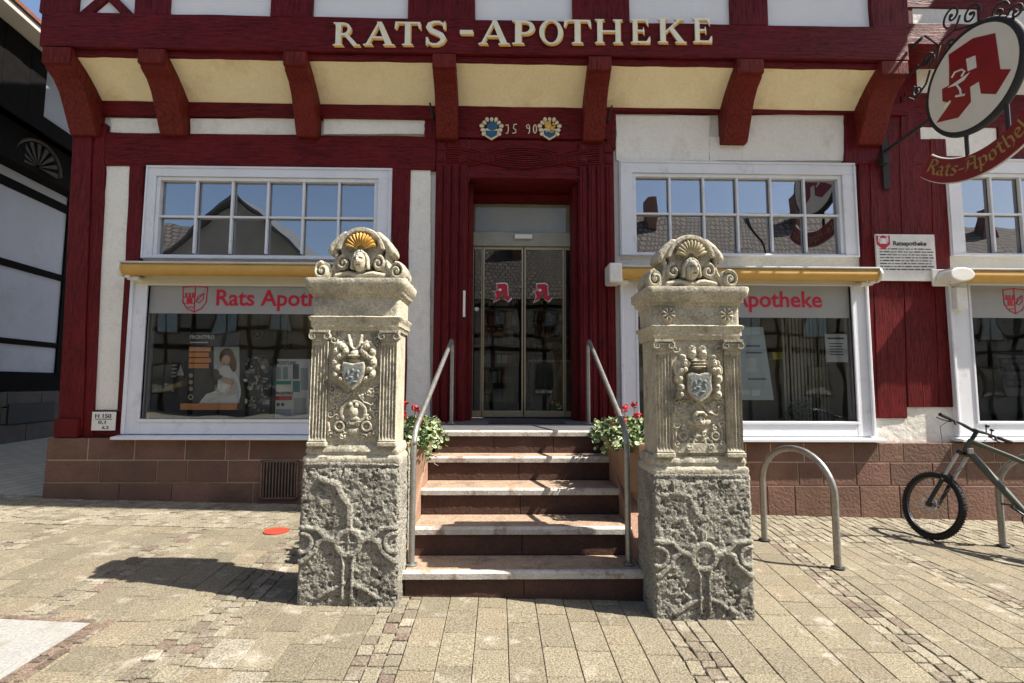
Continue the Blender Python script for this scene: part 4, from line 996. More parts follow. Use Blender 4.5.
    q = MB(); loft(q, cx, cy+.0, [(z(1.04), sw-.03, sd-.02), (z(1.3), sw-.03, sd-.02), (z(1.6), sw-.03, sd-.02), (z(1.86), sw-.03, sd-.02)], seed+1, .003); shaft = q.build('shaft', MPS, t, smooth=50)
    ysf = cy-sd/2+.01
    q = MB(); loft(q, cx, cy, [(z(1.84), sw, sd+.02), (z(1.865), sw+.01, sd+.03), (z(1.87), sw+.025, sd+.045), (z(1.905), sw+.025, sd+.045), (z(1.915), sw+.045, sd+.06), (z(1.935), sw+.05, sd+.07), (z(1.945), sw+.02, sd+.03)], seed+2, .004); q.build('architrave', MPS, t, smooth=50)
    q = MB(); loft(q, cx, cy, [(z(1.94), sw-.005, sd+.02), (z(2.085), sw-.005, sd+.02)], seed+3, .003); fz_ = q.build('frieze', MPS, t, smooth=50)
    q = MB(); loft(q, cx, cy, [(z(2.075), sw+.01, sd+.03), (z(2.095), sw+.02, sd+.045), (z(2.10), sw+.05, sd+.075), (z(2.13), sw+.065, sd+.09), (z(2.145), sw+.10, sd+.12), (z(2.19), sw+.11, sd+.13), (z(2.205), sw+.10, sd+.12)], seed+4, .006); q.build('cornice', MPS, t, smooth=50)
    # frieze ornament
    q = MB(); gx, gz_ = np.meshgrid(np.linspace(-.28, .28, 113), np.linspace(0, .125, 26)); h = np.zeros_like(gx)
    yfz = cy-(sd+.02)/2
    if side == 0: h = np.clip(fbm(gx+3, gz_, 24, 4, 3), 0, 1)*.028*(1-sm(np.abs(gx), .24, .28))
    else:
        for e in (-1, 1):
            c0 = e*.20; d = np.hypot(gx-c0, gz_-.065); a = np.arctan2(gz_-.065, gx-c0)
            h = np.maximum(h, (1-sm(d, .04, .062))*(.014+.022*np.abs(np.sin(a*4)))); h = np.maximum(h, blob(gx, gz_, c0, .065, .022, .022)*.028)
            h = np.maximum(h, cord(gx, gz_, [(c0-e*.06, .065), (c0-e*.1, .04), (c0-e*.14, .065)], .01)*.010)
        h = np.maximum(h, (1-sm(np.abs(gx)*.55+np.abs(gz_-.065), .02, .026))*.010); h = np.maximum(h, (1-sm(np.abs(np.abs(gx)*.55+np.abs(gz_-.065)-.038), .003, .006))*.007)
    hplate(q, cx, yfz+.004, z(1.95), gx, gz_, h+.0, h > -1, yfz+.02); q.build('frieze_carving', MPS, fz_, smooth=60)
    # pilasters and capitals
    for e in (-1, 1):
        px_ = cx+e*(sw/2-.062); q = MB(); wp = .108; nxs = 45; rows = []
        for j in range(40):
            zz_ = lerp(1.075, 1.765, j/39); row = []
            for i in range(nxs):
                u = i/(nxs-1); x = (u-.5)*wp; fl = abs(math.sin(math.pi*u*5)); hh = .026-.014*(1-fl**.5 if False else 0)
                k = (u*5) % 1; gro = math.sin(math.pi*k)**.8 if 0 < k < 1 else 0
                if j in (0, 1, 38, 39): gro = 0
                er = float(fbm(np.array(x*1.+px_), np.array(zz_), 30., 3, seed+6))*.009
                row.append((px_+x, ysf-.034+.017*gro+er, z(zz_)))
            rows.append([(px_-wp/2, ysf+.03, z(zz_))]+row+[(px_+wp/2, ysf+.03, z(zz_))])
        q.grid(rows); pil = q.build('pilaster', MPS, t, smooth=70)
        q = MB(); q.box(px_-wp/2-.012, px_+wp/2+.012, ysf-.05, ysf+.02, z(1.045), z(1.075)); q.box(px_-wp/2-.006, px_+wp/2+.006, ysf-.042, ysf+.02, z(1.076), z(1.09)); q.build('pilaster_base', MPS, pil, bevel=.006)
        q = MB(); q.box(px_-wp/2-.012, px_+wp/2+.012, ysf-.056, ysf+.02, z(1.825), z(1.842)); q.box(px_-wp/2+.002, px_+wp/2-.002, ysf-.042, ysf+.02, z(1.765), z(1.824))
        for s2 in (-1, 1):
            c0 = (px_+s2*.048, z(1.798)); q.tube([(c0[0], ysf-.045, c0[1]), (c0[0], ysf+.01, c0[1])], .026, 16)
            q.tube([(p[0], ysf-.049, p[1]) for p in spiral(c0[0], c0[1], .026, 1.6, 90, -s2)], [.007-.004*k/26 for k in range(27)], 6)
        q.tube([(px_+x, ysf-.048, z(1.815)-.006*math.cos(x*30)) for x in [-.04+.01*k for k in range(9)]], .005, 6)
        q.build('capital', MPS, pil, smooth=40)
    # field between the pilasters
    fw, fh = .375, .765; gx, gz_ = np.meshgrid(np.linspace(-fw/2, fw/2, 126), np.linspace(0, fh, 256)); h = fbm(gx+side, gz_, 40, 4, seed+7)*.004
    A = lambda v_, k: np.maximum(h, v_*k)
    yp = ysf
    if side == 0:
        for e in (-1, 1):
            h = A(cord(gx, gz_, spiral(e*.045, .70, .035, .5, 200 if e < 0 else -20, -e), .013), .024)
            for (a, c_, rx, rz, an) in ((.085, .655, .04, .024, 30), (.125, .62, .022, .035, 0), (.10, .585, .042, .022, -30), (.13, .545, .024, .032, 10), (.105, .50, .036, .022, 35), (.125, .46, .02, .03, -20), (.085, .43, .026, .018, 30), (.06, .62, .022, .03, 20)):
                h = A(blob(gx, gz_, e*a, c_, rx*1.35, rz*1.3, e*an)*(.86+.14*np.sin(np.hypot(gx-e*a, gz_-c_)*190)), .050)
            h = A(cord(gx, gz_, spiral(e*.125, .66, .028, 1.1, 0, e), .009), .022)
            h = A(cord(gx, gz_, spiral(e*.12, .33, .03, 1.2, 90, e), .010), .015); h = A(cord(gx, gz_, spiral(e*.135, .235, .028, 1.2, -90, -e), .009), .015)
            h = A(1-sm(np.abs(np.hypot(gx-e*.092, gz_-.105)-.030), .006, .011), .020); h = A(blob(gx, gz_, e*.092, .105, .018, .018), .010)
            h = A(cord(gx, gz_, [(e*.05, .06), (e*.12, .045), (e*.16, .06), (e*.17, .13)], .009), .012)
        h = A(blob(gx, gz_, 0, .60, .040, .034), .045); h = A(cord(gx, gz_, [(-.035, .59), (.035, .59)], .008), .052); h = A(blob(gx, gz_, 0, .555, .05, .022), .035)
        h = A(cord(gx, gz_, [(-.045, .73), (-.03, .66), (0, .63), (.03, .66), (.045, .73)], .012), .030)
        h = A(1-sm(np.abs(np.hypot(gx/1.1, gz_-.20)-.075), .008, .014), .018)
        h = A(blob(gx, gz_, 0, .205, .035, .045), .032); h = A(blob(gx, gz_, 0, .155, .05, .02), .022); h = A(blob(gx, gz_, -.02, .255, .02, .018), .028); h = A(blob(gx, gz_, .022, .25, .018, .02), .028)
        h = A(1-sm(np.maximum(np.abs(gx)*3, np.abs(gz_-.325)), .018, .024), .014); h = A(blob(gx, gz_, 0, .07, .05, .03), .016)
        shp = [(-.075, .55), (0, .535), (.075, .55), (.08, .47), (.055, .40), (0, .35), (-.055, .40), (-.08, .47)]
    else:
        for e in (-1, 1):
            for (a, c_, rx, rz, an) in ((.10, .60, .045, .030, 0), (.125, .555, .034, .04, 0), (.095, .56, .03, .025, 20), (.13, .50, .028, .034, 0), (.12, .44, .024, .034, 0), (.125, .39, .026, .028, 0), (.10, .645, .018, .018, 0), (.095, .62, .024, .016, 0), (.035, .665, .022, .03, -e*20)):
                h = A(blob(gx, gz_, e*a*1.03, c_, rx*1.25, rz*1.25, e*an)*(.86+.14*np.sin(np.hypot(gx-e*a, gz_-c_)*190)), .056)
            d = np.hypot(gx-e*.035, gz_-.70); a_ = np.arctan2(gz_-.70, gx-e*.035); h = A((1-sm(d, .022, .034))*(.6+.4*np.abs(np.sin(a_*4))), .026)
            h = A(cord(gx, gz_, [(e*.03, .33), (e*.09, .27), (e*.14, .30), (e*.17, .25)], .012), .008)
            h = A(1-sm(np.abs(np.hypot(gx-e*.11, gz_-.11)-.026), .005, .010), .016)
            h = A(cord(gx, gz_, [(e*.13, .20), (e*.16, .14), (e*.15, .06), (e*.06, .03)], .009), .012); h = A(blob(gx, gz_, e*.055, .20, .035, .022, e*35), .018)
            h = A(cord(gx, gz_, [(e*.02, .08), (e*.06, .095), (e*.09, .06)], .009), .014)
        h = A(blob(gx, gz_, 0, .60, .042, .045), .048)
        for c_ in (.58, .60, .62): h = A(cord(gx, gz_, [(-.04, c_), (.04, c_)], .007), .054)
        h = A(blob(gx, gz_, 0, .215, .042, .052), .048); h = A(blob(gx, gz_, 0, .205, .010, .016), .058); h = A(cord(gx, gz_, [(-.035, .25), (-.02, .268), (.02, .268), (.035, .25)], .014), .052)
        for e in (-1, 1): h = h-blob(gx, gz_, e*.016, .222, .009, .006)*.012
        h = h-blob(gx, gz_, 0, .182, .014, .004)*.010; h = A(1-sm(np.abs(np.hypot(gx, gz_-.07)-.04), .006, .012)*(gz_ > .06), .014)
        shp = [(-.085, .53), (-.055, .545), (0, .53), (.055, .545), (.085, .53), (.078, .48), (.085, .42), (.055, .375), (0, .335), (-.055, .375), (-.085, .42), (-.078, .48)]
    arab = np.zeros_like(gx); ra = random.Random(seed)
    for e in (-1, 1):
        for (a, c_, r_, t_, a0) in ((.150, .70, .028, 1.1, 0), (.155, .355, .030, 1.2, 80), (.10, .335, .022, 1.0, 200), (.145, .295, .024, 1.1, -40), (.06, .30, .018, 1, 90), (.155, .185, .026, 1.2, 30), (.11, .165, .020, 1.0, 120), (.15, .06, .024, 1.1, -90), (.075, .035, .02, 1.0, 10), (.035, .12, .018, 1.0, 60)):
            arab = np.maximum(arab, cord(gx, gz_, spiral(e*a, c_, r_, t_, a0, e), .0085))
        for _ in range(9):
            a, c_ = ra.uniform(.03, .17), ra.uniform(.02, .36); arab = np.maximum(arab, blob(gx, gz_, e*a, c_, ra.uniform(.010, .018), ra.uniform(.006, .010), ra.uniform(0, 180))*.9)
        arab = np.maximum(arab, cord(gx, gz_, [(e*.02, .335), (e*.07, .27), (e*.125, .25), (e*.165, .31)], .007))
        arab = np.maximum(arab, cord(gx, gz_, [(e*.175, .02), (e*.178, .4), (e*.175, .74)], .005)*.6)
    h = np.maximum(h*1.12, arab*.018+h*.3)
    q = MB(); hplate(q, cx, yp-.004, z(1.075), gx, gz_, h, h > -1, yp+.02); q.build('carved_field', MPS, shaft, smooth=70)
    q = MB(); q.prism([(cx+a, z(1.075)+c_) for a, c_ in shp], yp-.056, yp-.004); sh = q.build('shield', MPS, shaft, bevel=.008)
    kx = .80; zc_ = sum(p[1] for p in shp)/len(shp)
    q = MB(); q.prism([(cx+a*kx, z(1.075)+zc_+(c_-zc_)*kx) for a, c_ in shp], yp-.0585, yp-.0561)
    for (a, c_, rx, rz) in ((-.03, .47, .012, .022), (-.01, .44, .016, .010), (.03, .48, .014, .014), (.03, .45, .010, .02), (-.035, .43, .012, .008), (.0, .49, .01, .012), (.012, .41, .02, .008)):
        q.ball((cx+a*1.1, yp-.056, z(1.075)+c_), (rx, .010, rz), 8, 6)
    q.build('shield_face', MPD, sh)
    if side == 0:
        q = MB(); add_text(q, 'IH', cx-.14, cx-.105, z(1.80), yp-.003, .006, .01); add_text(q, 'GF', cx+.10, cx+.145, z(1.80), yp-.003, .006, .01); q.build('carved_initials', MPD, shaft)
    # --- crest
    xs_, zs_ = np.linspace(-.345, .345, 231), np.linspace(0, .36, 121); gx, gz_ = np.meshgrid(xs_, zs_); h = np.zeros_like(gx)
    def B(v_, k, base=0): 
        nonlocal h
        h = np.maximum(h, np.where(v_ > 0, base+v_*k, 0))
    ax = np.abs(gx)
    B((1-sm(np.hypot(gx/.115, (gz_-.20)/.13), .92, 1.0)), .030, .0)               # back plate of the shell
    B((ax < .17)*(gz_ < .055)*1.0, .02)
    B(cord(gx, gz_, [(-.17, .035), (-.09, .05), (0, .035), (.09, .05), (.17, .035)], .022), .05, .012)
    d = np.hypot(gx, (gz_-.155)); a_ = np.arctan2(gz_-.155, gx)
    B(np.where((d < .185) & (gz_ > .20), 1-sm(np.abs(d-.165), .010, .020), 0), .030, .028)
    for e in (-1, 1):
        for (c0, c1_, r_, sg, st0) in ((.20, .30, .0, 1, 0),): pass
        B(cord(gx, gz_, [(e*.075, .275), (e*.12, .285), (e*.165, .255), (e*.205, .215), (e*.215, .195)], .028), .030, .022)
        B(blob(gx, gz_, e*.155, .24, .06, .036, e*-38), .030, .02)
        B(cord(gx, gz_, spiral(e*.125, .115, .045, 1.3, 90, -e), .016), .032, .02)
        B(cord(gx, gz_, [(e*.13, .22), (e*.12, .17), (e*.15, .10), (e*.19, .05)], .030), .018, .014)
        B(cord(gx, gz_, [(e*.19, .20), (e*.175, .14), (e*.195, .09), (e*.24, .05)], .016), .026, .016)
        B(1-sm(np.hypot(gx-e*.265, gz_-.062), .058, .068), .045, .0); B(cord(gx, gz_, spiral(e*.265, .062, .052, 1.5, 100, -e), .013), .034, .045)
        B(blob(gx, gz_, e*.265, .062, .018, .018), .03, .05)
    B(blob(gx, gz_, 0, .125, .062, .072), .030, .035)                               # hair behind the face
    head = blob(gx, gz_, 0, .118, .043, .060); B(head, .065, .050)
    nose = blob(gx, gz_, 0, .115, .009, .020); h = h+np.where(head > 0, nose*.018, 0)
    for e in (-1, 1):
        h = h-blob(gx, gz_, e*.017, .130, .012, .008)*.018; h = h+blob(gx, gz_, e*.017, .129, .008, .0045)*.009; h = h+blob(gx, gz_, e*.020, .105, .013, .013)*.005
        B(cord(gx, gz_, [(e*.008, .182), (e*.034, .168), (e*.050, .135), (e*.056, .085)], .013), .020, .050)
    h = h-blob(gx, gz_, 0, .090, .016, .004)*.014; h = h+blob(gx, gz_, 0, .083, .012, .005)*.008
    h = np.where(h > .004, h+fbm(gx, gz_, 36, 4, seed+8)*.005, h)
    er = fbm(gx, gz_, 20, 3, seed+5)*.004
    q = MB(); hplate(q, cx, cy-.045, z(2.20), gx, gz_*1.20, h*1.3, h+er > .013, cy+.075)
    for e in (-1, 1): q.tube([(cx+e*.265, cy-.05, z(2.272)), (cx+e*.265, cy+.13, z(2.272))], .062, 20)
    crest = q.build('crest', MPS, t, smooth=60)
    # shell
    q = MB(); n = 11; rows = []
    for j in range(13):
        t_ = j/12; row = []
        for i in range(n*6+1):
            u = i/(n*6); an = R(12+156*u); ridge = abs(math.sin(math.pi*u*n)); r_ = (.03+.075*t_)*(1+.06*ridge*t_)
            row.append((cx+r_*math.cos(an), cy-.112-.022*math.sin(math.pi*t_*.9)*(.45+.55*ridge)-.012*t_*ridge, z(2.20)+.232+r_*1.12*math.sin(an)))
        rows.append(row)
    q.grid(rows); q.grid([[(p[0], cy-.06, p[2]) for p in r_] for r_ in (rows[0], rows[-1])], flip=True); q.grid([rows[-1], [(p[0], cy-.06, p[2]) for p in rows[-1]]])
    q.build('shell', MSG if side == 0 else pm('pale_gilded_shell', (.46, .41, .28), (.36, .31, .21), 16, .8, .5, 60, .004), crest, smooth=60)
    return t
pillar(0, -1.02, .026); pillar(1, 1.343, -.033)

# ------------------------------------------------------------------ rolled awnings
def awning(x0, x1, label, caps=(1, 1), plate=False):
    yc, zc_, r_ = F-.215, 2.872, .078
    t = empty('rolled_awning', ((x0+x1)/2, yc, zc_), label, 'awning', 'rolled ochre awnings over the shop windows')
    def half(a0, a1, rr): return [(yc+rr*math.cos(R(a)), zc_+rr*math.sin(R(a))) for a in range(a0, a1+1, 12)]
    q = MB(); q.prism(half(72, 264+12, r_)+[(yc-.0, zc_+.02)], x0+.03, x1-.03, 'yz'); q.build('cloth_roll', MGO, t, smooth=40)
    q = MB(); q.prism([(yc-.085, zc_+.062), (yc-.085, zc_+.082), (yc+.15, zc_+.096), (yc+.15, zc_+.05), (yc-.0, zc_+.05)], x0+.02, x1-.02, 'yz'); q.build('hood', pm('awning_hood', (.60, .60, .58), None, 5, .45, 0), t, bevel=.004)
    for e, c in ((x0, caps[0]), (x1, caps[1])):
        if not c: continue
        s = 1 if e == x0 else -1; q = MB(); q.prism([(yc+.098*math.cos(a)*1.05, zc_+.0+.098*math.sin(a)) for a in [k*math.pi/10 for k in range(20)]], e, e+s*.03, 'yz'); q.build('end_cap', MWM, t, bevel=.006)
        q = MB(); q.box(e+s*.05, e+s*.19, F-.20, F-.03, zc_-.125, zc_-.082); q.box(e+s*.05, e+s*.11, F-.24, F-.20, zc_-.11, zc_-.075); q.build('mounting_bracket', MWM, t, bevel=.006)
    if plate:
        q = MB(); q.prism([(x0-.075+.0, zc_-.11), (x0+.22, zc_-.11), (x0+.22, zc_+.11), (x0-.075, zc_+.11)], F-.10, F-.075); q.build('wall_plate', MWM, t, bevel=.01)
        q = MB(); q.prism([(x0+.12+.155*math.cos(a), zc_+.09*math.sin(a)) for a in [k*math.pi/12 for k in range(24)]], F-.32, F-.10); q.build('gear_cover', MWM, t, bevel=.015)
        q = MB(); q.box(x0+.17, x0+.31, F-.16, F-.08, zc_-.42, zc_-.13); q.build('gear_box', MWM, t, bevel=.01)
awning(UX(112, F-.25), UX(399, F-.25), 'rolled ochre awning over the left shop window, reaching onto the white plaster strip')
awning(UX(616, F-.25), UX(886, F-.25), 'rolled ochre awning over the right shop window, ending in front of the white plaque', plate=False)
q = MB(); q.box(UX(609, F-.25), UX(622, F-.25), F-.36, F-.06, 2.73, 2.97)
q.build('motor_box', MWM, [o for o in COL.objects if o.name == 'rolled_awning.001'][0], bevel=.02)
awning(UX(956, F-.25), UX(956, F-.25)+2.3, 'rolled ochre awning at the right edge with a white oval gear cover', caps=(0, 1), plate=True)

# ------------------------------------------------------------------ plaques
q = MB(); a, b2 = fx(872.5, 260), fx(931, 260); z0, z1 = fz(282, 900), fz(236, 900)
t = empty('history_plaque', ((a+b2)/2, F-.05, z0), 'white information plaque with red shield and lines of text on the red boards', 'plaque')
q.box(a, b2, F-.075, F-.05, z0, z1); q.build('plate', pm('plaque_enamel', (.78, .77, .73), None, 6, .3, 0), t, bevel=.003)
q = MB(); cx, cz = fx(882), fz(244, 900); q.prism([(cx-.09, cz+.09), (cx-.045, cz+.075), (cx, cz+.09), (cx+.045, cz+.075), (cx+.09, cz+.09), (cx+.085, cz-.03), (cx, cz-.10), (cx-.085, cz-.03)], F-.079, F-.0755); q.build('plaque_shield', MRL, t)
q = MB(); q.box(cx-.05, cx+.05, F-.081, F-.0795, cz-.02, cz+.05); q.box(cx-.065, cx-.04, F-.081, F-.0795, cz+.0, cz+.07); q.box(cx+.04, cx+.065, F-.081, F-.0795, cz, cz+.07)
q.build('shield_mark', MWM, t)
MTX = pm('printed_black', (.02, .02, .022), None, 5, .5, 0)
q = MB(); add_text(q, 'Ratsapotheke', fx(892), fx(925), fz(247, 900), F-.0755, .002, .03)
rl_ = random.Random(4)
for k in range(8):
    zt_ = z1-.20-.038*k; x = a+.04
    while x < b2-.06:
        w_ = rl_.uniform(.02, .09); q.box(x, min(x+w_, b2-.03), F-.077, F-.0755, zt_, zt_+rl_.uniform(.010, .015)); x += w_+.014
q.build('plaque_text', MTX, t)
t = empty('house_sign', (fx(116.5), F-.04, fz(430, 116)), 'small white hydrant sign with black marks beside the left shop window', 'sign')
a, b2, z0, z1 = fx(105), fx(128), fz(430, 116), fz(411.5, 116)
q = MB(); q.box(a, b2, F-.075, F-.06, z0, z1); q.build('plate', MWM, t, bevel=.004)
q = MB(); y = F-.0755; add_text(q, 'H 150', a+.04, b2-.05, z1-.075, y, .002, .02, h=.05); q.box(a+.04, b2-.04, y-.002, y, z1-.092, z1-.084); add_text(q, '0,1', a+.08, a+.17, z1-.15, y, .002, .02, h=.045); add_text(q, '6,2', a+.13, a+.21, z1-.21, y, .002, .02, h=.04); q.build('sign_text', MTX, t)

# ------------------------------------------------------------------ hanging sign, a disc standing out from the wall
XS = 5.0
hs = empty('hanging_sign', (XS, 5.4, 3.8), 'round white hanging sign with red letter A above a curved red banner', 'sign')
S2 = lambda px, py: US(px, py, XS)
cyS, czS = 5.08, 4.75; rS = .53
pts = [(927, 96), (951, 133), (1005.6, 25)]
q = MB(); ang = [2*math.pi*k/48 for k in range(48)]
q.prism([(cyS+rS*math.cos(a), czS+rS*math.sin(a)) for a in ang], XS-.035, XS+.035, 'yz'); disc = q.build('sign_disc', pm('sign_cream', (.74, .72, .64), (.68, .66, .58), 3, .5, .1), hs)
q = MB(); q.tube([(XS, cyS+(rS+.008)*math.cos(a), czS+(rS+.008)*math.sin(a)) for a in ang], .042, 8, closed=True); q.build('sign_rim', MIR, hs, smooth=60)
crop = lambda l: [(764+x/3.927, y/3.927) for x, y in l]
Aout = crop([(740, 258), (738, 215), (835, 150), (922, 130), (942, 272), (985, 272), (925, 370), (866, 368), (858, 320), (822, 342), (826, 400), (776, 462), (690, 482), (745, 405), (714, 398), (712, 350), (740, 335)])
loc = []
# the letter is laid out in the disc's own plane
for p in Aout: loc.append(S2(*p))
q = MB(); q.prism(loc, XS-.039, XS-.0355, 'yz'); em = q.build('sign_letter', pm('sign_red', (.26, .006, .012), None, 5, .5, 0), disc)
q = MB(); q.prism([S2(*p) for p in crop([(808, 232), (845, 218), (850, 265), (815, 280)])], XS-.042, XS-.0395, 'yz')
q.prism([S2(*p) for p in crop([(733, 346), (823, 284), (800, 315), (770, 335)])], XS-.042, XS-.0395, 'yz')
sn = [S2(*p) for p in crop([(752, 305), (765, 283), (790, 273), (803, 280), (790, 300)])]; q.tube([(XS-.041, a, b_) for a, b_ in sn], .010, 6)
sn = [S2(*p) for p in crop([(772, 335), (785, 352), (788, 372)])]; q.tube([(XS-.041, a, b_) for a, b_ in sn], .010, 6)
sn = [S2(*p) for p in crop([(768, 378), (803, 372)])]; q.tube([(XS-.041, a, b_) for a, b_ in sn], .012, 6)
sn = [S2(*p) for p in crop([(722, 424), (735, 408), (747, 397)])]; q.tube([(XS-.041, a, b_) for a, b_ in sn], .012, 6)
q.build('chalice_emblem', MWM, disc)
# banner
rb0, rb1 = .80, 1.05; A0, A1 = -46, -138
arcp = lambda r_, a: (cyS+r_*math.cos(R(a)), czS+r_*math.sin(R(a)))
q = MB(); n = 30; rows = []
o_ = [arcp(rb0, lerp(A0, A1, k/n)) for k in range(n+1)]; i_ = [arcp(rb1, lerp(A0, A1, k/n)) for k in range(n+1)]
for k in range(n): q.prism([o_[k], o_[k+1], i_[k+1], i_[k]], XS-.022, XS+.022, 'yz')
q2 = MB(); q2.f = q.f; q2.c = q.c; q2.v = q.v
ban = q.build('banner', pm('banner_red', (.21, .007, .010), (.17, .006, .009), 4, .5, .1), hs)
q = MB()
for rr in (rb0, rb1): q.tube([(XS, *arcp(rr, lerp(A0, A1, k/n))) for k in range(n+1)], .014, 6)
q.build('banner_rim', pm('banner_rim_white', (.7, .7, .68), None, 5, .5, 0), ban)
GLY = {'R': (.75, [[(.1, 1.5), (.1, .1), (0, 0)], [(0, 1.45), (.3, 1.6), (.6, 1.4), (.55, 1), (.2, .85)], [(.25, .8), (.5, .5), (.55, .1), (.7, 0)]]),
 'A': (.82, [[(.0, 1.4), (.25, 1.6), (.6, 1.4), (.6, .15), (.75, 0)], [(.15, 1.2), (.15, .4), (0, .1)], [(.15, .75), (.6, .75)]]),
 'a': (.6, [[(.05, .85), (.2, 1), (.4, .85), (.4, .15), (.55, 0)], [(.4, .55), (.1, .4), (.1, .15), (.25, 0), (.4, .15)]]),
 't': (.46, [[(.2, 1.3), (.2, .15), (.35, 0)], [(0, 1), (.4, 1)]]), 's': (.52, [[(.45, .9), (.25, 1), (.08, .8), (.4, .35), (.25, 0), (.02, .12)]]),
 '-': (.5, [[(.05, .5), (.4, .5)]]), 'p': (.58, [[(0, 1), (.12, .9), (.12, -.5)], [(.12, .85), (.3, 1), (.48, .8), (.48, .2), (.3, 0), (.12, .15)]]),
 'o': (.56, [[(.1, .8), (.1, .2), (.25, 0), (.45, .2), (.45, .8), (.3, 1), (.1, .8)]]), 'h': (.58, [[(.1, 1.6), (.1, .1), (.2, 0)], [(.1, .85), (.3, 1), (.46, .8), (.46, .1), (.3, -.25)]]),
 'e': (.52, [[(.1, .5), (.42, .65), (.35, .95), (.25, 1), (.1, .8), (.1, .2), (.25, 0), (.45, .15)]]), 'k': (.56, [[(.1, 1.6), (.1, .1), (.2, 0)], [(.1, .6), (.35, 1), (.45, .8), (.1, .5), (.3, .3), (.35, .1), (.5, 0)]])}
q = MB(); word = 'Rats-Apotheke'; tot = sum(GLY[c][0] for c in word); u0 = 0; e_ = 0
for ch in word:
    w_, ps = GLY[ch]
    for pl_ in ps:
        for a, b2 in zip(pl_[:-1], pl_[1:]):
            nb = (.055, .075); quad = [(a[0]-nb[0], a[1]-nb[1]), (a[0]+nb[0], a[1]+nb[1]), (b2[0]+nb[0], b2[1]+nb[1]), (b2[0]-nb[0], b2[1]-nb[1])]
            ar = abs(sum(quad[i][0]*quad[(i+1) % 4][1]-quad[(i+1) % 4][0]*quad[i][1] for i in range(4)))
            if ar < .004: quad = [(a[0]-.03, a[1]), (a[0]+.03, a[1]+.03), (b2[0]+.03, b2[1]+.03), (b2[0]-.03, b2[1])]
            sc_ = .098; rr = lambda v_: rb1-.072+(-v_)*sc_
            pp = []
            for (x, zq) in quad:
                an = lerp(A0-4, A1+4, (u0+x)/tot); pp.append(arcp(rb1-.075-zq*sc_, an))
            e_ = (e_+1) % 4; q.prism(pp, XS-.026-.0008*e_, XS-.0222, 'yz')
    u0 += w_
q.build('banner_lettering', pm('old_gold_paint', (.40, .27, .09), None, 8, .5, 0, metal=.2), ban)
# irons
def iron(path, r_=.014, n=6): return ('t', path, r_)
q = MB()
w2 = lambda px, py: (XS, *S2(px, py))
q.tube([(XS, F-.03, czS-.20), (XS, cyS+rS*.97, czS-.14)], .02, 8)
q.build('lower_arm', MIR, hs, smooth=40); q = MB(); q.tube([(XS, cyS+.12, czS-rS), (XS, cyS+.12, czS-rb0-.02)], .02, 8); q.build('hanger', MIR, hs, smooth=40); q = MB()
q.tube([(XS, cyS-.33, czS-rS+.1), (XS, cyS-.33, czS-rb0+.06)], .02, 8); q.build('hanger', MIR, hs, smooth=40); q = MB()
q.tube([(XS, F-.03, 5.32), (XS, 5.55, 5.32)], .017, 8); q.build('upper_arm', MIR, hs, smooth=40); q = MB()
q.box(XS-.04, XS+.04, F-.06, F-.025, 4.05, 4.75)
q.box(XS-.09, XS-.01, F-.14, F-.04, 4.36, 4.46)
q.build('wall_iron', MIR, hs, smooth=40)
q = MB()
def sp(cy_, cz_, r_, a0, turns, sg): q.tube([(XS, p[0], p[1]) for p in spiral(cy_, cz_, r_, turns, a0, sg, 30, .15)], .011, 6); q.ball((XS, *spiral(cy_, cz_, r_, turns, a0, sg, 30, .15)[-1]), .02, 8, 6)
for (px, py, r_, a0, tn, sg) in ((952, 16, .12, -60, 1.3, 1), (971, 15, .11, 200, 1.3, -1), (951, 45, .07, 0, 1.2, 1), (928, 60, .10, -90, 1.2, -1), (918, 90, .08, 60, 1.2, -1), (1016, 12, .09, 0, 1.2, 1), (999, 12, .10, 180, 1.2, -1)):
    c = S2(px, py); sp(c[0], c[1], r_, a0, tn, sg)
for l in ([(918, 66), (928, 64), (936, 50), (945, 38), (955, 30), (960, 15)], [(955, 30), (963, 28), (974, 24), (982, 20)], [(909, 98), (915, 100), (926, 84), (930, 70)], [(925, 36), (940, 46), (936, 60)], [(985, 20), (995, 16), (1006, 20)]):
    q.tube([w2(*p) for p in l], .011, 6)
q.tube([w2(911, 48), w2(922, 38)], .020, 6)
q.build('scroll_iron', MIR, hs, smooth=60)
# ------------------------------------------------------------------ bicycle stands
A1_, B1_ = G(838, 569), G(764.5, 541)
def hoop(name, a, b2, label):
    c = (a+b2)/2; t = empty(name, (c.x, c.y, gz(c.x)), label, 'bicycle stand', 'galvanised bicycle stands by the wall')
    d = (b2-a); L = Vector((d.x, d.y, 0)).length; d = Vector((d.x, d.y, 0)).normalized(); r_ = L/2; hz = 1.0-r_
    q = MB(); path = [c-d*r_+Vector((0, 0, gz((c-d*r_).x)-c.z+.0)), c-d*r_+Vector((0, 0, hz*.5))]+[c+Vector((0, 0, hz))-d*r_*math.cos(R(k))+Vector((0, 0, r_*.92*math.sin(R(k)))) for k in range(0, 181, 10)]+[c+d*r_+Vector((0, 0, hz*.5)), c+d*r_+Vector((0, 0, gz((c+d*r_).x)-c.z))]
    q.tube([tuple(p) for p in path], .029, 14); q.build('hoop_tube', MGV, t, smooth=60)
    for p in (path[0], path[-1]):
        q = MB(); zz = gz(p.x)+.006; q.prism([(p.x+.055*math.cos(k*math.pi/8), p.y+.055*math.sin(k*math.pi/8)) for k in range(16)], zz, zz+.012, 'xy'); q.build('foot_plate', MIR, t, bevel=.003)
    return t
hoop('bicycle_stand', A1_, B1_, 'free galvanised bicycle hoop right of the right pillar')
B2_ = G(1003, 547); hoop('bicycle_stand', B2_+Vector((.22, -.8, 0)), B2_, 'galvanised bicycle hoop with the mountain bike leaning on it')

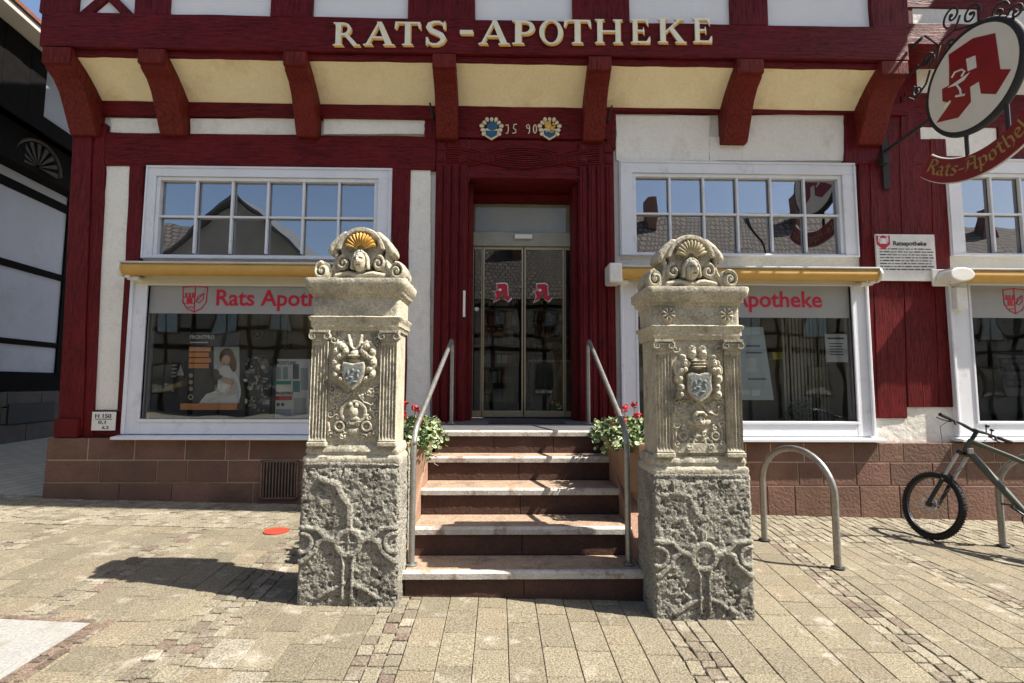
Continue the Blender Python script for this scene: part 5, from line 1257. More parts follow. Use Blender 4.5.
# ------------------------------------------------------------------ mountain bike
C0 = G(928, 539)
Ln = R(13); hf = Vector((-.10, .995, 0)).normalized(); ax0 = Vector((hf.y, -hf.x, 0))
rb = Vector((.58, -.81, 0)).normalized()
upv = (Vector((0, 0, 1))*math.cos(Ln)+ax0*math.sin(Ln)).normalized(); axl = (ax0*math.cos(Ln)-Vector((0, 0, 1))*math.sin(Ln)).normalized()
RW = .352; AX = C0+upv*RW+Vector((0, 0, .004))
bike = empty('mountain_bike', tuple(C0), 'olive mountain bike with knobbly tyre leaning on the hoop at the right edge', 'bicycle')
def wheel(c, fwd, up_, ax, nm='wheel'):
    ring = lambda r_, o=0, n=48: [tuple(c+fwd*(r_*math.cos(2*math.pi*k/n))+up_*(r_*math.sin(2*math.pi*k/n))+ax*o) for k in range(n)]
    q = MB(); q.tube(ring(RW-.026), .026, 10, closed=True)
    n = 74
    for k in range(n):
        a = 2*math.pi*k/n; e = fwd*math.cos(a)+up_*math.sin(a); tn = -fwd*math.sin(a)+up_*math.cos(a)
        for o, lean in ((-.019, -.55), (0, 0), (.019, .55)):
            if o == 0 and k % 2: continue
            p = c+e*(RW-.004-abs(lean)*.012)+ax*o; n_ = (e+ax*lean).normalized(); s_ = ax-n_*ax.dot(n_); s_.normalize()
            b_ = [p+tn*i*.006+s_*j*.007 for i, j in ((-1, -1), (1, -1), (1, 1), (-1, 1))]
            q.hexa([tuple(v_-n_*.004) for v_ in b_], [tuple(v_+n_*.007) for v_ in b_])
    w_ = q.build(nm, MRU, bike, smooth=50)
    q = MB(); q.tube(ring(RW-.058, -.009), .010, 6, closed=True); q.tube(ring(RW-.058, .009), .010, 6, closed=True); q.build('rim', MBK, w_, smooth=60)
    q = MB()
    for k in range(28):
        a = 2*math.pi*k/28; o = .028*(1 if k % 2 else -1); da = .5*(1 if k % 4 < 2 else -1)
        q.tube([tuple(c+(fwd*math.cos(a+da)+up_*math.sin(a+da))*.028+ax*o), tuple(c+(fwd*math.cos(a)+up_*math.sin(a))*(RW-.06))], .0013, 4)
    q.build('spokes', MSV, w_)
    q = MB(); q.tube([tuple(c-ax*.05), tuple(c+ax*.05)], .022, 12); q.tube([tuple(c-ax*.035), tuple(c-ax*.028)], .03, 12); q.build('hub', MBK, w_, smooth=50)
    q = MB(); q.tube([tuple(c-ax*.04+fwd*.082*math.cos(a)+up_*.082*math.sin(a)) for a in [2*math.pi*k/28 for k in range(28)]], .008, 4, closed=True)
    for k in range(6): a = k*math.pi/3; q.tube([tuple(c-ax*.04+(fwd*math.cos(a)+up_*math.sin(a))*.02), tuple(c-ax*.04+(fwd*math.cos(a+.3)+up_*math.sin(a+.3))*.08)], .004, 4)
    q.build('brake_disc', MSV, w_)
wheel(AX, hf, upv, axl)
upb = (Vector((0, 0, 1))*math.cos(Ln)+Vector((-rb.y, rb.x, 0))*math.sin(Ln)).normalized(); sdb = rb.cross(upb).normalized()
if sdb.x < 0: sdb = -sdb
sa_ = (upb*.90+rb*.40).normalized()                      # steering axis
AXf = AX
q = MB()
for e in (-1, 1): q.tube([tuple(AXf+axl*.058*e), tuple(AXf+axl*.058*e+sa_*.30)], [.019, .021], 10); q.tube([tuple(AXf+axl*.05*e-sa_*.02), tuple(AXf+axl*.062*e+sa_*.02)], .022, 8)
q.tube([tuple(AXf+axl*.058*-1+sa_*.29), tuple(AXf-axl*.05+sa_*.36-rb*.03), tuple(AXf+sa_*.40-rb*.05), tuple(AXf+axl*.05+sa_*.36-rb*.03), tuple(AXf+axl*.058+sa_*.29)], .012, 8)
fork = q.build('fork', MBK, bike, smooth=60)
q = MB()
for e in (-1, 1): q.tube([tuple(AXf+axl*.058*e+sa_*.30), tuple(AXf+axl*.058*e+sa_*.62)], .016, 10)
q.build('stanchion', MSV, fork, smooth=60)
q = MB(); q.tube([tuple(AXf-axl*.062+sa_*.62), tuple(AXf+axl*.062+sa_*.62)], .026, 10); q.tube([tuple(AXf-axl*.058+sa_*.61), tuple(AXf-axl*.058+sa_*.65)], .024, 10); q.tube([tuple(AXf+axl*.058+sa_*.61), tuple(AXf+axl*.058+sa_*.65)], .024, 10); q.build('fork_crown', MBK, fork, smooth=60)
HT0, HT1 = AXf+sa_*.65, AXf+sa_*.79
q = MB(); BB = AXf+rb*.74+upb*.0; ST = AXf+rb*.93+upb*.42; RA = AXf+rb*1.18
q.tube([tuple(HT0), tuple(HT1)], .029, 12)
q.tube([tuple(HT0+sa_*.03), tuple(lerp(HT0+sa_*.03, BB, .5)+upb*.0), tuple(BB)], [.034, .036, .032], 12); q.tube([tuple(HT1-sa_*.02), tuple(lerp(HT1-sa_*.02, ST, .5)+upb*.01), tuple(ST)], [.026, .024, .02], 12)
q.tube([tuple(BB), tuple(ST), tuple(ST+upb*.06+rb*.02)], .019, 10)
for e in (-1, 1): q.tube([tuple(BB+sdb*.03*e), tuple(RA+sdb*.07*e)], .013, 8); q.tube([tuple(ST+sdb*.02*e), tuple(RA+sdb*.07*e)], .010, 8)
q.build('frame', MBF, bike, smooth=60)
wheel(RA, -rb, upb, sdb)
q = MB(); q.tube([tuple(ST), tuple(ST+upb*.26+rb*.07)], .014, 10); q.build('seat_post', MBK, bike, smooth=60)
q = MB(); c = ST+upb*.28+rb*.07
prof = [(-.15, .018), (-.10, .022), (0, .035), (.08, .06), (.12, .068), (.135, .05)]
q.grid([[tuple(c+rb*x+sdb*w_*math.cos(a)+upb*(.022*math.sin(a)+.01*abs(x)*4)) for a in [2*math.pi*k/12 for k in range(12)]] for x, w_ in prof], closed_u=True); q.f += [tuple(range(12)), tuple(range(60, 72))[::-1]]; q.c += [(1, 1, 1)]*2; q.build('saddle', MBK, bike, smooth=60)
# cockpit
q = MB(); BC = AXf+sa_*.90-rb*.04; q.tube([tuple(HT1), tuple(AXf+sa_*.90)], .02, 10); q.tube([tuple(AXf+sa_*.89), tuple(BC)], .02, 10); q.build('stem', MBK, bike, smooth=60)
hb = []; 
for k in range(-8, 9):
    u = k/8; hb.append(tuple(BC+(axl-upv*.12)*u*.43+upv*(.018*min(1, abs(u)*3))-hf*(.035*u*u)))
q = MB(); q.tube(hb, [.0125 if abs(k) > 2 else .016 for k in range(-8, 9)], 10); bar = q.build('handlebar', MBK, bike, smooth=60)
for e in (-1, 1):
    P0 = Vector(hb[0 if e < 0 else -1]); P1 = Vector(hb[3 if e < 0 else -4]); d_ = (P1-P0)
    q = MB(); q.tube([tuple(P0), tuple(P0+d_*.9)], .018, 10); q.build('grip', MRU, bar, smooth=60)
    q = MB(); k0 = P0+d_*1.15; q.tube([tuple(k0), tuple(k0+hf*.045-upv*.01)], .013, 8); q.tube([tuple(k0+hf*.045-upv*.01), tuple(k0+hf*.065-d_*.5-upv*.02), tuple(k0+hf*.05-d_*1.0-upv*.025)], [.009, .007, .006], 6); q.tube([tuple(k0-hf*.01), tuple(k0-hf*.03-upv*.04)], .012, 8); q.build('brake_lever', MBK, bar, smooth=60)
    q = MB(); q.tube([tuple(k0+hf*.04), tuple(k0+hf*.12-d_*.1-upv*.08), tuple(k0+hf*.12-d_*-.3-upv*.25), tuple(AXf+sa_*.45-hf*.03+axl*.04*e), tuple(AXf+sa_*.3-axl*.06)], .003, 5); q.build('cable', MBK, bar, smooth=60)
q = MB(); k0 = Vector(hb[11]); q.tube([tuple(k0), tuple(k0+upv*.07-rb*.01)], .006, 6); q.ball(tuple(k0+upv*.08), (.024, .014, .018)); k1 = Vector(hb[12]); q.tube([tuple(k1), tuple(k1+upv*.05)], .006, 6); q.ball(tuple(k1+upv*.055), (.02, .02, .014)); q.build('bell', MBK, bar, smooth=60)
q = MB(); q.box(HT0.x-.055, HT0.x-.005, HT0.y-.11, HT0.y-.09, HT0.z-.01, HT0.z+.045); q.build('number_plate', MSV, bike, bevel=.004)
q = MB(); q.tube([tuple(BB-sdb*.06), tuple(BB+sdb*.06)], .02, 10); q.tube([tuple(BB+sdb*.055+rb*.07*math.cos(a)+upb*.07*math.sin(a)) for a in [2*math.pi*k/20 for k in range(20)]], .006, 5, closed=True)
for e in (-1, 1): q.tube([tuple(BB+sdb*.065*e), tuple(BB+sdb*.075*e+(rb*.8-upb*.6)*.17*e)], .011, 8)
crk = q.build('crank', MBK, bike, smooth=60)
for e in (-1, 1):
    c = BB+sdb*(.075*e+.055*e)+(rb*.8-upb*.6)*.17*e; q = MB(); b_ = [c+rb*i*.045+sdb*j*.045 for i, j in ((-1, -1), (1, -1), (1, 1), (-1, 1))]; q.hexa([tuple(v_-upb*.008) for v_ in b_], [tuple(v_+upb*.008) for v_ in b_]); q.build('pedal', MBK, crk, bevel=.004)
q = MB(); q.tube([tuple(BB+sdb*.055+upb*.07), tuple(RA+sdb*.055+upb*.045)], .004, 4); q.tube([tuple(BB+sdb*.055-upb*.07), tuple(RA+sdb*.055-upb*.045)], .004, 4); q.build('chain', MBK, bike)

# ------------------------------------------------------------------ left neighbour across the alley
NX = lambda y: -10.3-.13*(y-10.4)
nb = empty('timbered_neighbour', (NX(14), 14, gz(-10)), 'dark shaded half-timbered house across the alley at the left edge', 'building')
def nbox(mb, y0, y1, z0, z1, out, back=.2): mb.hexa([(NX(y0)+out, y0, z0), (NX(y0)-back, y0, z0), (NX(y1)-back, y1, z0), (NX(y1)+out, y1, z0)][::-1], [(NX(y0)+out, y0, z1), (NX(y0)-back, y0, z1), (NX(y1)-back, y1, z1), (NX(y1)+out, y1, z1)][::-1])
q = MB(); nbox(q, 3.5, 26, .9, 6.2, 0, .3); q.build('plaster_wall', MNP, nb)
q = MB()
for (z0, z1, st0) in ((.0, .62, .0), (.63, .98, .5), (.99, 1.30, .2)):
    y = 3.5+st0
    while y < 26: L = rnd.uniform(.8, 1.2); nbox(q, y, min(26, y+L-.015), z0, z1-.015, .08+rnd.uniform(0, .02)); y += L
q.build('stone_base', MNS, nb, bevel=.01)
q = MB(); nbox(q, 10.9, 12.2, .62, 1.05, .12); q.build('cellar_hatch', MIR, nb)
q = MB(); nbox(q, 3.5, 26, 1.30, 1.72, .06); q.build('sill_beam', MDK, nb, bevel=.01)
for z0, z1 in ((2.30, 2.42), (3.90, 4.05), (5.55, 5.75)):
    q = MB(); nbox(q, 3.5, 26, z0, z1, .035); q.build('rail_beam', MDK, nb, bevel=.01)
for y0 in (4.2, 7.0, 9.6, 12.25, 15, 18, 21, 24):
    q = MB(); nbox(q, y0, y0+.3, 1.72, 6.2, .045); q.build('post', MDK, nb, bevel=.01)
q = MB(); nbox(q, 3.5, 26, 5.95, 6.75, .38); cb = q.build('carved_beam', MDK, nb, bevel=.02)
for y0 in (5.5, 8.1, 10.75, 12.9, 15.5):
    x = NX(y0)+.39; q = MB(); n = 9
    for k in range(n):
        a = R(180*k/(n-1)); a2 = .10; q.prism([(y0+.04*math.cos(a), 6.08+.04*math.sin(a)), (y0+.50*math.cos(a-a2), 6.08+.50*math.sin(a-a2)), (y0+.50*math.cos(a+a2), 6.08+.50*math.sin(a+a2))], x-.13*(0)-.02, x+.03, 'yz')
    q.tube([(x+.02, y0+.56*math.cos(R(k)), 6.08+.56*math.sin(R(k))) for k in range(0, 181, 15)], .04, 6); q.build('fan_rosette', pm('rosette_paint', (.05, .032, .022), (.025, .02, .018), 9, .7, .5), cb)
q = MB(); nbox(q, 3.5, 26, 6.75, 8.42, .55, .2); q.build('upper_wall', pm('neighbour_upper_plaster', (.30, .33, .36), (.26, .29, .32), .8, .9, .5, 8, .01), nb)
for y0 in (5.0, 8.4, 9.5, 10.15, 13.2, 16.2):
    q = MB(); nbox(q, y0, y0+.42, 6.75, 8.42, .60); q.build('upper_post', MDK, nb, bevel=.01)
for z0, z1 in ((6.75, 7.1),):
    q = MB(); nbox(q, 3.5, 26, z0, z1, .62); q.build('upper_beam', MDK, nb, bevel=.01)
q = MB(); y0, y1 = 8.9, 10.15
nbox(q, y0, y1, 7.1, 8.42, .59); q.build('dark_boarding', MDK, nb)
q = MB(); nbox(q, 3.5, 26, 8.43, 8.56, 1.0, .2); q.build('eave', pm('pale_eave_boards', (.62, .56, .48), (.5, .45, .4), 3, .8, .4), nb, bevel=.01)
q = MB(); q.add([(NX(3.5)+1.05, 3.5, 8.57), (NX(26)+1.05, 26, 8.57), (NX(26)-5, 26, 12), (NX(3.5)-5, 3.5, 12), (NX(3.5)+1.05, 3.5, 8.65), (NX(26)+1.05, 26, 8.65), (NX(26)-5, 26, 12.1), (NX(3.5)-5, 3.5, 12.1)], [(0, 1, 2, 3), (7, 6, 5, 4), (0, 4, 5, 1), (1, 5, 6, 2), (2, 6, 7, 3), (3, 7, 4, 0)]); q.build('roof', RT, nb)

# ------------------------------------------------------------------ houses across the street, mirrored in the panes
def house(x0, x1, yf, he, hr, gable, wallm, label, win=(1.0, 1.3)):
    t = empty('street_house', ((x0+x1)/2, yf, gz((x0+x1)/2)), label, 'house')
    q = MB(); q.box(x0, x1, yf-7, yf, -.6, he); q.build('wall', wallm, t)
    q = MB(); xm = (x0+x1)/2
    if gable: q.prism([(x0-.3, he-.2), (xm, hr), (x1+.3, he-.2), (x1+.3, he-.35), (xm, hr-.15), (x0-.3, he-.35)], yf-7, yf+.3)
    else: q.prism([(yf+.4, he-.1), (yf-3.5, hr), (yf-7.2, he-.1)], x0, x1, 'yz')
    rf = q.build('roof', RT2 if not gable else pm('dark_slate_roof', (.09, .10, .11), None, 6, .7, .6, 12, .03), t)
    if gable: q = MB(); q.prism([(x0+.05, he), (xm, hr-.3), (x1-.05, he)], yf-.4, yf-.02); q.build('gable_wall', wallm, t)
    q = MB(); cx = lerp(x0, x1, .3); q.box(cx, cx+.5, yf-3.2, yf-2.6, hr-.9, hr+.7); q.build('chimney', MST, rf)
    q = MB()
    for k in range(int((x1-x0)/1.15)+1): xa = x0+k*1.15; q.box(xa-.08, xa+.08, yf, yf+.03, 0, he)
    for zz in (2.9, 3.6, 4.9, 5.6): 
        if zz < he: q.box(x0, x1, yf, yf+.034, zz, zz+.16)
    q.build('timber_frame', MDK, t)
    z = 1.0
    while z+1.4 < he:
        x = x0+.7
        while x+win[0] < x1:
            w_ = MB(); w_.box(x, x+win[0], yf+.0, yf+.05, z, z+win[1]); wo_ = w_.build('window', MNS, t); w_ = MB(); w_.box(x+.07, x+win[0]/2-.03, yf+.051, yf+.056, z+.07, z+win[1]-.07); w_.box(x+win[0]/2+.03, x+win[0]-.07, yf+.051, yf+.056, z+.07, z+win[1]-.07); w_.build('pane', MGU, wo_)
            x += 2.3
        z += 2.5
RT2 = bpy.data.materials.new('weathered_tiles'); nt, b, out = nodes(RT2)
v = coords(nt); br = nt.nodes.new('ShaderNodeTexBrick'); br.inputs['Scale'].default_value = 1; br.inputs['Brick Width'].default_value = .22; br.inputs['Row Height'].default_value = .25; br.inputs['Mortar Size'].default_value = .03
br.inputs['Color1'].default_value = (.20, .165, .14, 1); br.inputs['Color2'].default_value = (.13, .11, .10, 1); br.inputs['Mortar'].default_value = (.03, .03, .03, 1)
nt.links.new(v, br.inputs['Vector']); nt.links.new(br.outputs[0], b.inputs['Base Color']); b.inputs['Roughness'].default_value = .9
MOP = pm('dull_house_plaster', (.30, .29, .26), None, 1, .9, .3)  # even dull plaster colour of the mirrored houses
house(-26, -15.1, -9.0, 6.0, 9.4, False, MOP, 'far left house across the street mirrored in the left shop window')
house(20.1, 34, -9.0, 6.0, 9.8, False, MOP, 'farthest house across the street mirrored in the pane at the right edge')
house(-15, -7.6, -8.5, 6.2, 9.6, True, MOP, 'pale house across the street seen only mirrored in the left panes')
house(-7.5, -1.6, -10.0, 5.6, 9.3, True, pm('warm_plaster', (.34, .29, .20), None, 1, .9, .3), 'gabled house across the street mirrored in the left upper window')
house(-1.5, 5.0, -9.0, 5.4, 8.6, False, MOP, 'tiled house across the street mirrored in the door')
house(5.1, 12.5, -9.3, 5.8, 10.2, False, MOP, 'red roofed house across the street mirrored in the right upper window')
house(12.6, 20, -9.3, 5.6, 10.4, False, MOP, 'last house across the street mirrored in the window at the right edge')

# ------------------------------------------------------------------ window displays
YW = F+.20
def Wd(px, py, y=None): return U(px, py, y or YW)
fl_z = WZL[0]-.12
def flat(polys, y, name='print'):            # coloured flat artwork: list of (points px, colour)
    q = MB()
    for k, (pts, col) in enumerate(polys):
        e = y-.0012*(k+1); q.prism([Wd(*p, y) for p in pts], e, e+.001, col=col)
    return q
def R4(x0, y0, x1, y1): return [(x0, y1), (x1, y1), (x1, y0), (x0, y0)]
SL_, OR_, WH, TE = (.06, .065, .08), (.90, .34, .10), (.75, .76, .78), (.05, .33, .33)
t = empty('poster_display', (*Wd(214, 412)[:1], YW, fl_z), 'dark poster with a woman and dog on an orange foot in the left window', 'poster')
q = MB(); a, b2 = Wd(188, 404), Wd(240, 332); q.box(a[0], b2[0], YW, YW+.02, a[1], b2[1]); q.build('poster_board', pm('poster_slate', SL_, None, 5, .5, 0), t)
def EL(cx, cy, rx, ry, a=0, n=18): return [(cx+rx*math.cos(t)*math.cos(R(a))-ry*math.sin(t)*math.sin(R(a)), cy+rx*math.cos(t)*math.sin(R(a))+ry*math.sin(t)*math.cos(R(a))) for t in [2*math.pi*i/n for i in range(n)]]
o = flat([(R4(214, 347, 239.5, 403), (.62, .64, .66)), (R4(214, 347, 239.5, 362), (.50, .53, .50)), (EL(229, 385, 11, 20, -18), (.86, .88, .92)), (EL(233, 392, 6, 14, 0), (.66, .70, .78)), (EL(227, 357, 7.5, 8.5, 10), (.16, .09, .045)), (EL(233, 363, 3.6, 9, -8), (.20, .11, .055)),
 (EL(226, 360.5, 4.2, 5.6, 24), (.74, .50, .38)), (EL(224.6, 363.5, 1.4, .7, 10), (.55, .22, .18)), (EL(209.5, 385, 8, 14, 20), (.045, .035, .03)), (EL(214, 374, 6, 5, -20), (.06, .045, .038)), (EL(219.5, 377, 4, 2.6, 15), (.09, .065, .05)), (EL(210, 378, 2.4, 6, 15), (.025, .02, .018)), (EL(228, 381, 7, 3, 20), (.70, .50, .40)), (EL(231, 389, 6, 2.4, -25), (.80, .62, .52)),
 ([(199, 404), (207, 394), (216, 391), (226, 396), (237, 394), (239, 404)], (.84, .86, .90)), (EL(213, 399, 5, 1.6, -20), (.66, .69, .76)),
 *[(R4(190, 347+5.6*k, 212-2*(k % 2), 351.5+5.6*k), OR_) for k in range(4)], *[([(192.2+2.2*math.cos(x*math.pi/4), 375.5+6.6*k+2.2*math.sin(x*math.pi/4)) for x in range(8)], (.55, .45, .38)) for k in range(3)]], YW-.001)
o.build('poster_print', MPR, t)
q = MB(); a, b2 = Wd(190, 339), Wd(214.5, 339); add_text(q, 'FRONTPRO', a[0], b2[0], a[1], YW-.002, .002, .02, h=.05); a, b2 = Wd(190, 343), Wd(208, 342); q.box(a[0], b2[0], YW-.004, YW-.002, a[1], b2[1])
for k, s_ in enumerate(('ZECKEN UND', 'FLOHSCHUTZ', 'SCHMECKT', 'EINFACH')): a, b2 = Wd(190.8, 351+5.6*k), Wd(211-2*(k % 2), 351+5.6*k); add_text(q, s_, a[0], b2[0], a[1], YW-.020, .002, .02, h=.038)
q.tube([(Wd(191.2, 397)[0]+.028*math.cos(x), YW-.01, Wd(191.2, 397)[1]+.028*math.sin(x)) for x in [k*math.pi/8 for k in range(16)]], .007, 5, closed=True)
q.build('poster_text', MWM, t)
q = MB(); a, b2 = Wd(183, 409.5), Wd(239.5, 403.5); q.box(a[0], b2[0], YW-.06, YW+.08, a[1], b2[1]); q.build('poster_foot', pm('orange_card', (.85, .33, .10), None, 4, .5, 0), t)
# product stand
y2 = F+.16; t = empty('product_stand', (Wd(291, 417, y2)[0], y2, fl_z), 'white cardboard product stand with teal band behind the left pillar', 'display stand')
q = MB(); a, b2 = Wd(274.5, 418, y2), Wd(311, 359, y2); q.box(a[0], b2[0], y2, y2+.22, a[1], b2[1]); q.build('stand_body', pm('white_card', (.85, .86, .86), None, 4, .5, 0), t, bevel=.006)
o = flat([(R4(275, 381, 291, 384.5), TE), (R4(276, 367, 281, 379), (.35, .38, .42)), (R4(283, 367, 288, 379), (.28, .36, .40)), (R4(293, 364, 299, 379), (.08, .12, .16)), (R4(293, 381, 300, 392), (.05, .25, .28)), (R4(301, 368, 308, 390), (.40, .46, .50)), (R4(276, 396, 292, 400), (.5, .05, .06)), (R4(277, 403, 280, 406), (.05, .05, .06)), (R4(281.5, 403, 284.5, 406), (.05, .05, .06)), (R4(294, 398, 306, 414), (.45, .48, .52)), (R4(276, 409, 291, 416), (.40, .46, .55))], y2-.001); o.build('stand_print', MPR, t)
q = MB(); a, b2 = Wd(275.5, 364.5, y2), Wd(296, 364.5, y2); add_text(q, 'FRONTLINE', a[0], b2[0], a[1], y2-.001, .002, .02, h=.045); a, b2 = Wd(276, 394.5, y2), Wd(293, 394.5, y2); add_text(q, 'FRONTPRO', a[0], b2[0], a[1], y2-.001, .002, .02, h=.035); q.build('stand_text', MTX, t)
y3 = F+.3; t = empty('leaflet_rack', (Wd(259, 415, y3)[0], y3, fl_z), 'dark leaflet rack full of small black, white and blue packs between poster and product stand', 'rack')
q = MB(); a, b2 = Wd(246, 415, y3), Wd(272, 356, y3); q.box(a[0], b2[0], y3, y3+.05, a[1], b2[1]); q.build('rack_panel', MBK, t)
rr = random.Random(9); pol = []
for k in range(84):
    x, y = rr.uniform(246.5, 268), rr.uniform(357, 411); w_, h_ = rr.uniform(1, 4.5), rr.uniform(1, 5); pol.append((R4(x, y, x+w_, y+h_), rr.choice([WH, (.25, .42, .48), (.10, .12, .14), (.45, .40, .38), (.5, .52, .56), (.03, .03, .03), (.30, .20, .14), (.12, .24, .28)])))
flat(pol, y3-.002).build('packs', MPR, t)
for px, py, r_, lb in ((257.5, 334, .082, 'larger round brown disc hanging at the top of the left window'), (286.7, 345, .045, 'smaller round brown disc hanging beside the left pillar')):
    c = Wd(px, py, F+.6); q = MB(); q.prism([(c[0]+r_*math.cos(x), c[1]+r_*math.sin(x)) for x in [k*math.pi/12 for k in range(24)]], F+.6, F+.63); t = empty('brown_disc', (c[0], F+.6, c[1]), lb, 'ornament', 'brown discs in the left window')  # round brown shapes modelled as flat discs on strings
    q.build('disc', MWD, t, bevel=.006); q = MB(); q.tube([(c[0]+r_*.45*math.cos(x), F+.598, c[1]+r_*.45*math.sin(x)) for x in [k*math.pi/8 for k in range(16)]], .008, 5, closed=True); q.tube([(c[0], F+.61, c[1]+r_), (c[0], F+.61, 4.55)], .002, 4); q.build('string', MTX, t)
q = MB(); a, b2, c, d = Wd(161, 389, F+.5), Wd(184, 381, F+.5), Wd(184, 385.5, F+.5), Wd(162, 393.5, F+.5); q.prism([a, b2, c, d], F+.45, F+.55); q.build('gold_box', pm('gold_card', (.45, .32, .10), None, 8, .5, .1), label='slanting golden box low in the left corner of the left window', cat='box', bevel=.004)
t = empty('black_box', (Wd(178, 380, F+.6)[0], F+.6, Wd(178, 380, F+.6)[1]), 'small black pack with white marks left of the dark poster', 'box')
q = MB(); a, b2 = Wd(171, 378, F+.6), Wd(184, 361, F+.6); q.box(a[0], b2[0], F+.6, F+.68, a[1], b2[1]); q.build('pack_body', MBK, t)
q = MB(); a, b2 = Wd(172, 366, F+.6), Wd(177, 366, F+.6)
for k in range(4): q.box(a[0], b2[0], F+.597, F+.5995, a[1]-.05*k, a[1]-.05*k+.022)
c = Wd(180.5, 371, F+.6); q.prism([(c[0]-.05, c[1]-.06), (c[0]+.05, c[1]-.06), (c[0], c[1]+.09)], F+.597, F+.5995); q.build('pack_marks', MWM, t)
# upright dark rear board of the left display
q = MB(); q.box(loL[0]+.1, loL[0]+.65, F+1.0, F+1.03, fl_z, 3.0); q.box(loL[0]+1.9, loL[1]-.1, F+.98, F+1.01, fl_z+.1, 2.6); q.build('back_board', pm('dark_green_board', (.03, .045, .035), None, 4, .6, .1), label='dark boards standing at the back of the left shop window', cat='board')
# right window
t = empty('info_panel', (Wd(755, 392)[0], YW, WZR[0]-.12), 'tall pale blue information panel leaning behind the right pillar in the right window', 'display panel')
q = MB(); q.prism([Wd(725, 400), Wd(774, 400), Wd(763, 327), Wd(725, 327)], YW, YW+.03); q.build('panel_board', pm('pale_blue_card', (.60, .70, .80), (.53, .63, .74), 3, .5, 0), t)
o = flat([(R4(746, 345, 760, 347), (.15, .2, .3)), (R4(746, 352, 762, 353.5), (.2, .25, .35)), (R4(746, 358, 756, 372), (.75, .80, .86)), (R4(748, 378, 766, 380), (.2, .25, .35))], YW-.001); o.build('panel_print', MPR, t)
t = empty('slat_curtain', (Wd(807, 405, F+.7)[0], F+.7, WZR[0]-.12), 'pale vertical slat blind hanging in the right window', 'blind'); q = MB(); ang_ = .3
xa, xb = Wd(786, 400, F+.7)[0], Wd(829, 400, F+.7)[0]; za, zb_ = WZR[0]-.05, 2.95
for k in range(13):
    x = lerp(xa, xb, k/12); q.hexa([(x-.018, F+.70, za), (x+.018, F+.712, za), (x+.018, F+.716, za), (x-.018, F+.704, za)], [(x-.018, F+.70, zb_), (x+.018, F+.712, zb_), (x+.018, F+.716, zb_), (x-.018, F+.704, zb_)])
q.build('slats', pm('slat_cream', (.62, .60, .50), None, 4, .7, 0), t); q = MB(); q.box(xa-.05, xb+.05, F+.69, F+.73, zb_, zb_+.03); q.build('head_rail', MWM, t)
t = empty('window_notice', (Wd(836, 362, F+.03)[0], F+.03, Wd(836, 362, F+.03)[1]), 'white paper notice stuck inside the right window at its right edge', 'notice')
q = MB(); a, b2 = Wd(826, 362, F-.005), Wd(846.5, 334, F-.005); q.box(a[0], b2[0], F-.009, F-.006, a[1], b2[1]); q.build('sheet', pm('paper_white', (.66, .69, .72), None, 4, .6, 0), t)
q = MB(); q.box(a[0]+.03, b2[0]-.04, F-.0105, F-.0095, b2[1]-.07, b2[1]-.045)
for k in range(5): q.box(a[0]+.05, b2[0]-.05-.02*(k % 2), F-.0105, F-.0095, b2[1]-.13-.035*k, b2[1]-.118-.035*k)
q.build('notice_text', pm('navy_ink', (.02, .05, .16), None, 4, .5, 0), t)
q = MB(); c = Wd(777, 356, F+.85); q.box(c[0]-.09, c[0]+.09, F+.8, F+.9, c[1]-.05, c[1]+.05); q.build('yellow_box', pm('yellow_card', (.55, .50, .05), None, 4, .5, 0), label='small yellow box beside the pale blue panel in the right window', cat='box', bevel=.004)
t = empty('potted_plant', (Wd(802, 410, F+.5)[0], F+.5, WZR[0]-.12), 'small grey green potted plant before the slat blind', 'plant'); c = Vector((Wd(802, 410, F+.5)[0], F+.5, WZR[0]-.12))
q = MB(); q.prism([(c.x+.07*math.cos(x), c.y+.07*math.sin(x)) for x in [k*math.pi/8 for k in range(16)]], c.z, c.z+.14, 'xy'); q.build('pot', pm('terracotta', (.30, .12, .07), None, 6, .8, .2), t, bevel=.01)
q = MB()
for k in range(150):
    d = Vector((rr.gauss(0, 1), rr.gauss(0, .6), abs(rr.gauss(0, .9)))).normalized()*rr.uniform(.06, .24); p = c+Vector((0, 0, .16))+d; a_ = Vector((rr.uniform(-1, 1), rr.uniform(-1, 1), rr.uniform(-1, 1))).normalized(); b_ = a_.orthogonal().normalized(); q.add([tuple(p-a_*.03), tuple(p+b_*.014), tuple(p+a_*.03), tuple(p-b_*.014)], [(0, 1, 2, 3)])
q.build('leaves', pm('grey_green', (.16, .20, .14), None, 5, .6, 0), t)
# rightmost window
t = empty('leaning_notice', (Wd(1015, 395)[0], YW, WZT[0]-.1), 'tilted white notice with violet tables in the window at the right edge', 'notice')
q = MB(); q.prism([Wd(1008, 396), Wd(1050, 396), Wd(1042, 351), Wd(994, 352)], YW, YW+.02); q.build('notice_board', pm('notice_white', (.75, .80, .86), None, 4, .5, 0), t)
o = flat([([(1001, 372), (1044, 372), (1041, 357), (998, 358)], (.10, .09, .24)), ([(1006, 388), (1047, 388), (1044, 375), (1002, 375)], (.10, .09, .24))]+[([(1003+9*i+1.2*j*0, 369-6*j), (1009+9*i, 369-6*j), (1008+9*i, 365-6*j), (1002+9*i, 365-6*j)], (.5, .5, .6)) for i in range(4) for j in range(2)]+[([(1008+9*i, 385-6*j), (1014+9*i, 385-6*j), (1013+9*i, 381-6*j), (1007+9*i, 381-6*j)], (.5, .5, .6)) for i in range(4) for j in range(2)], YW-.001); o.build('notice_print', MPR, t)
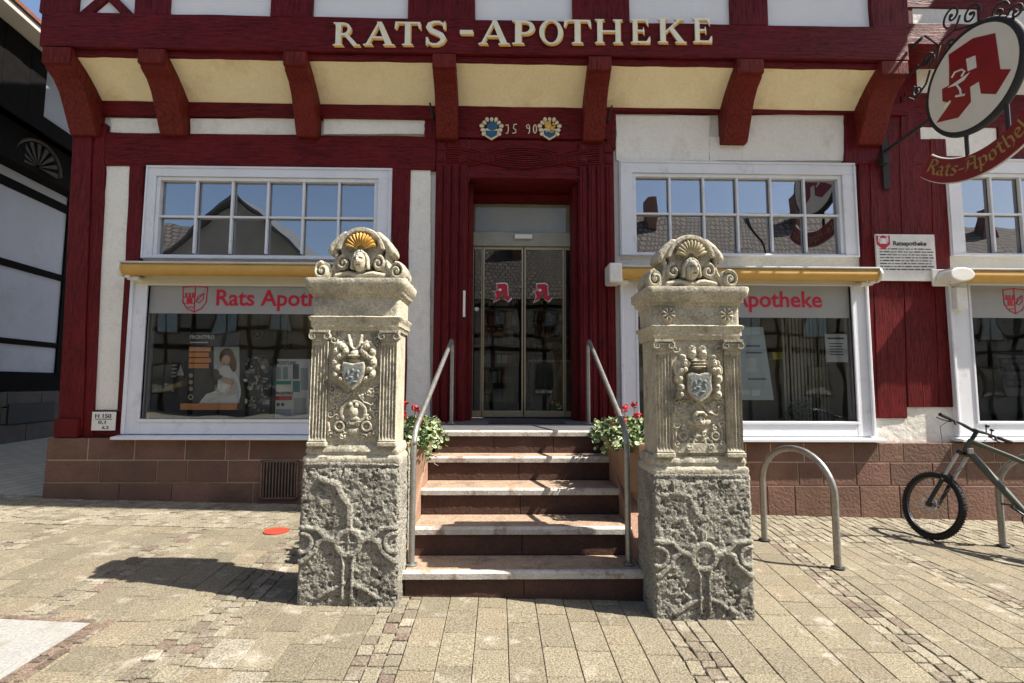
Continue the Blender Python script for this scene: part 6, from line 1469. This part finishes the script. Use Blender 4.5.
q = MB(); a, b2 = Wd(974, 413, F+.3), Wd(1120, 395, F+.3); q.box(a[0], b2[0], F+.3, F+.34, a[1], b2[1]); q.build('grey_panel', pm('grey_green_panel', (.30, .33, .32), None, 4, .4, 0), label='low grey panel along the foot of the window at the right edge', cat='panel')

# ------------------------------------------------------------------ shop inside the door
bx = [(.50, .42, .30), (.42, .16, .10), (.55, .55, .52), (.20, .25, .30), (.12, .20, .13), (.45, .38, .12)]
def shelf(px0, px1, y, label, nsh=6):
    x0, x1 = UX(px0, y), UX(px1, y); t = empty('shelf_unit', ((x0+x1)/2, y, THR), label, 'shelf', 'shelves inside the pharmacy'); zt_ = THR+2.1
    q = MB(); q.box(x0, x0+.03, y, y+.35, THR, zt_); q.box(x1-.03, x1, y, y+.35, THR, zt_); q.box(x0+.03, x1-.03, y+.33, y+.35, THR, zt_); q.build('shelf_side', MWD, t)
    for k in range(nsh):
        z = THR+.12+.34*k; q = MB(); q.box(x0+.031, x1-.031, y+.005, y+.329, z, z+.02); q.build('shelf_board', MWD, t)
        x = x0+.05
        while x < x1-.12:
            w_ = rr.uniform(.05, .11); h_ = rr.uniform(.10, .24)
            q = MB(); q.box(x, x+w_, y+.04, y+.2, z+.021, z+.021+h_, col=rr.choice(bx)); b3 = q.build('product_pack', MPR, label='small product pack on the dim shelves behind the glass door', cat='pack', group='packs on the pharmacy shelves')
            x += w_+rr.uniform(.004, .03)
shelf(478, 519, F+2.6, 'shelf full of small packs behind the left door leaf')
shelf(531, 572, F+4.6, 'deep dim shelf full of small packs behind the right door leaf', 6)
t = empty('sales_counter', (UX(548, F+3), F+3, THR), 'low sales counter inside the shop behind the right door leaf', 'counter')
q = MB(); x0, x1 = UX(530, F+3), UX(575, F+3); q.box(x0, x1, F+2.9, F+3.4, THR, THR+.86); q.build('counter_body', pm('counter_front', (.22, .21, .15), None, 3, .5, .1), t, bevel=.01); q = MB(); q.box(x0-.03, x1+.03, F+2.87, F+3.43, THR+.861, THR+.90); q.build('counter_top', MWM, t, bevel=.006)
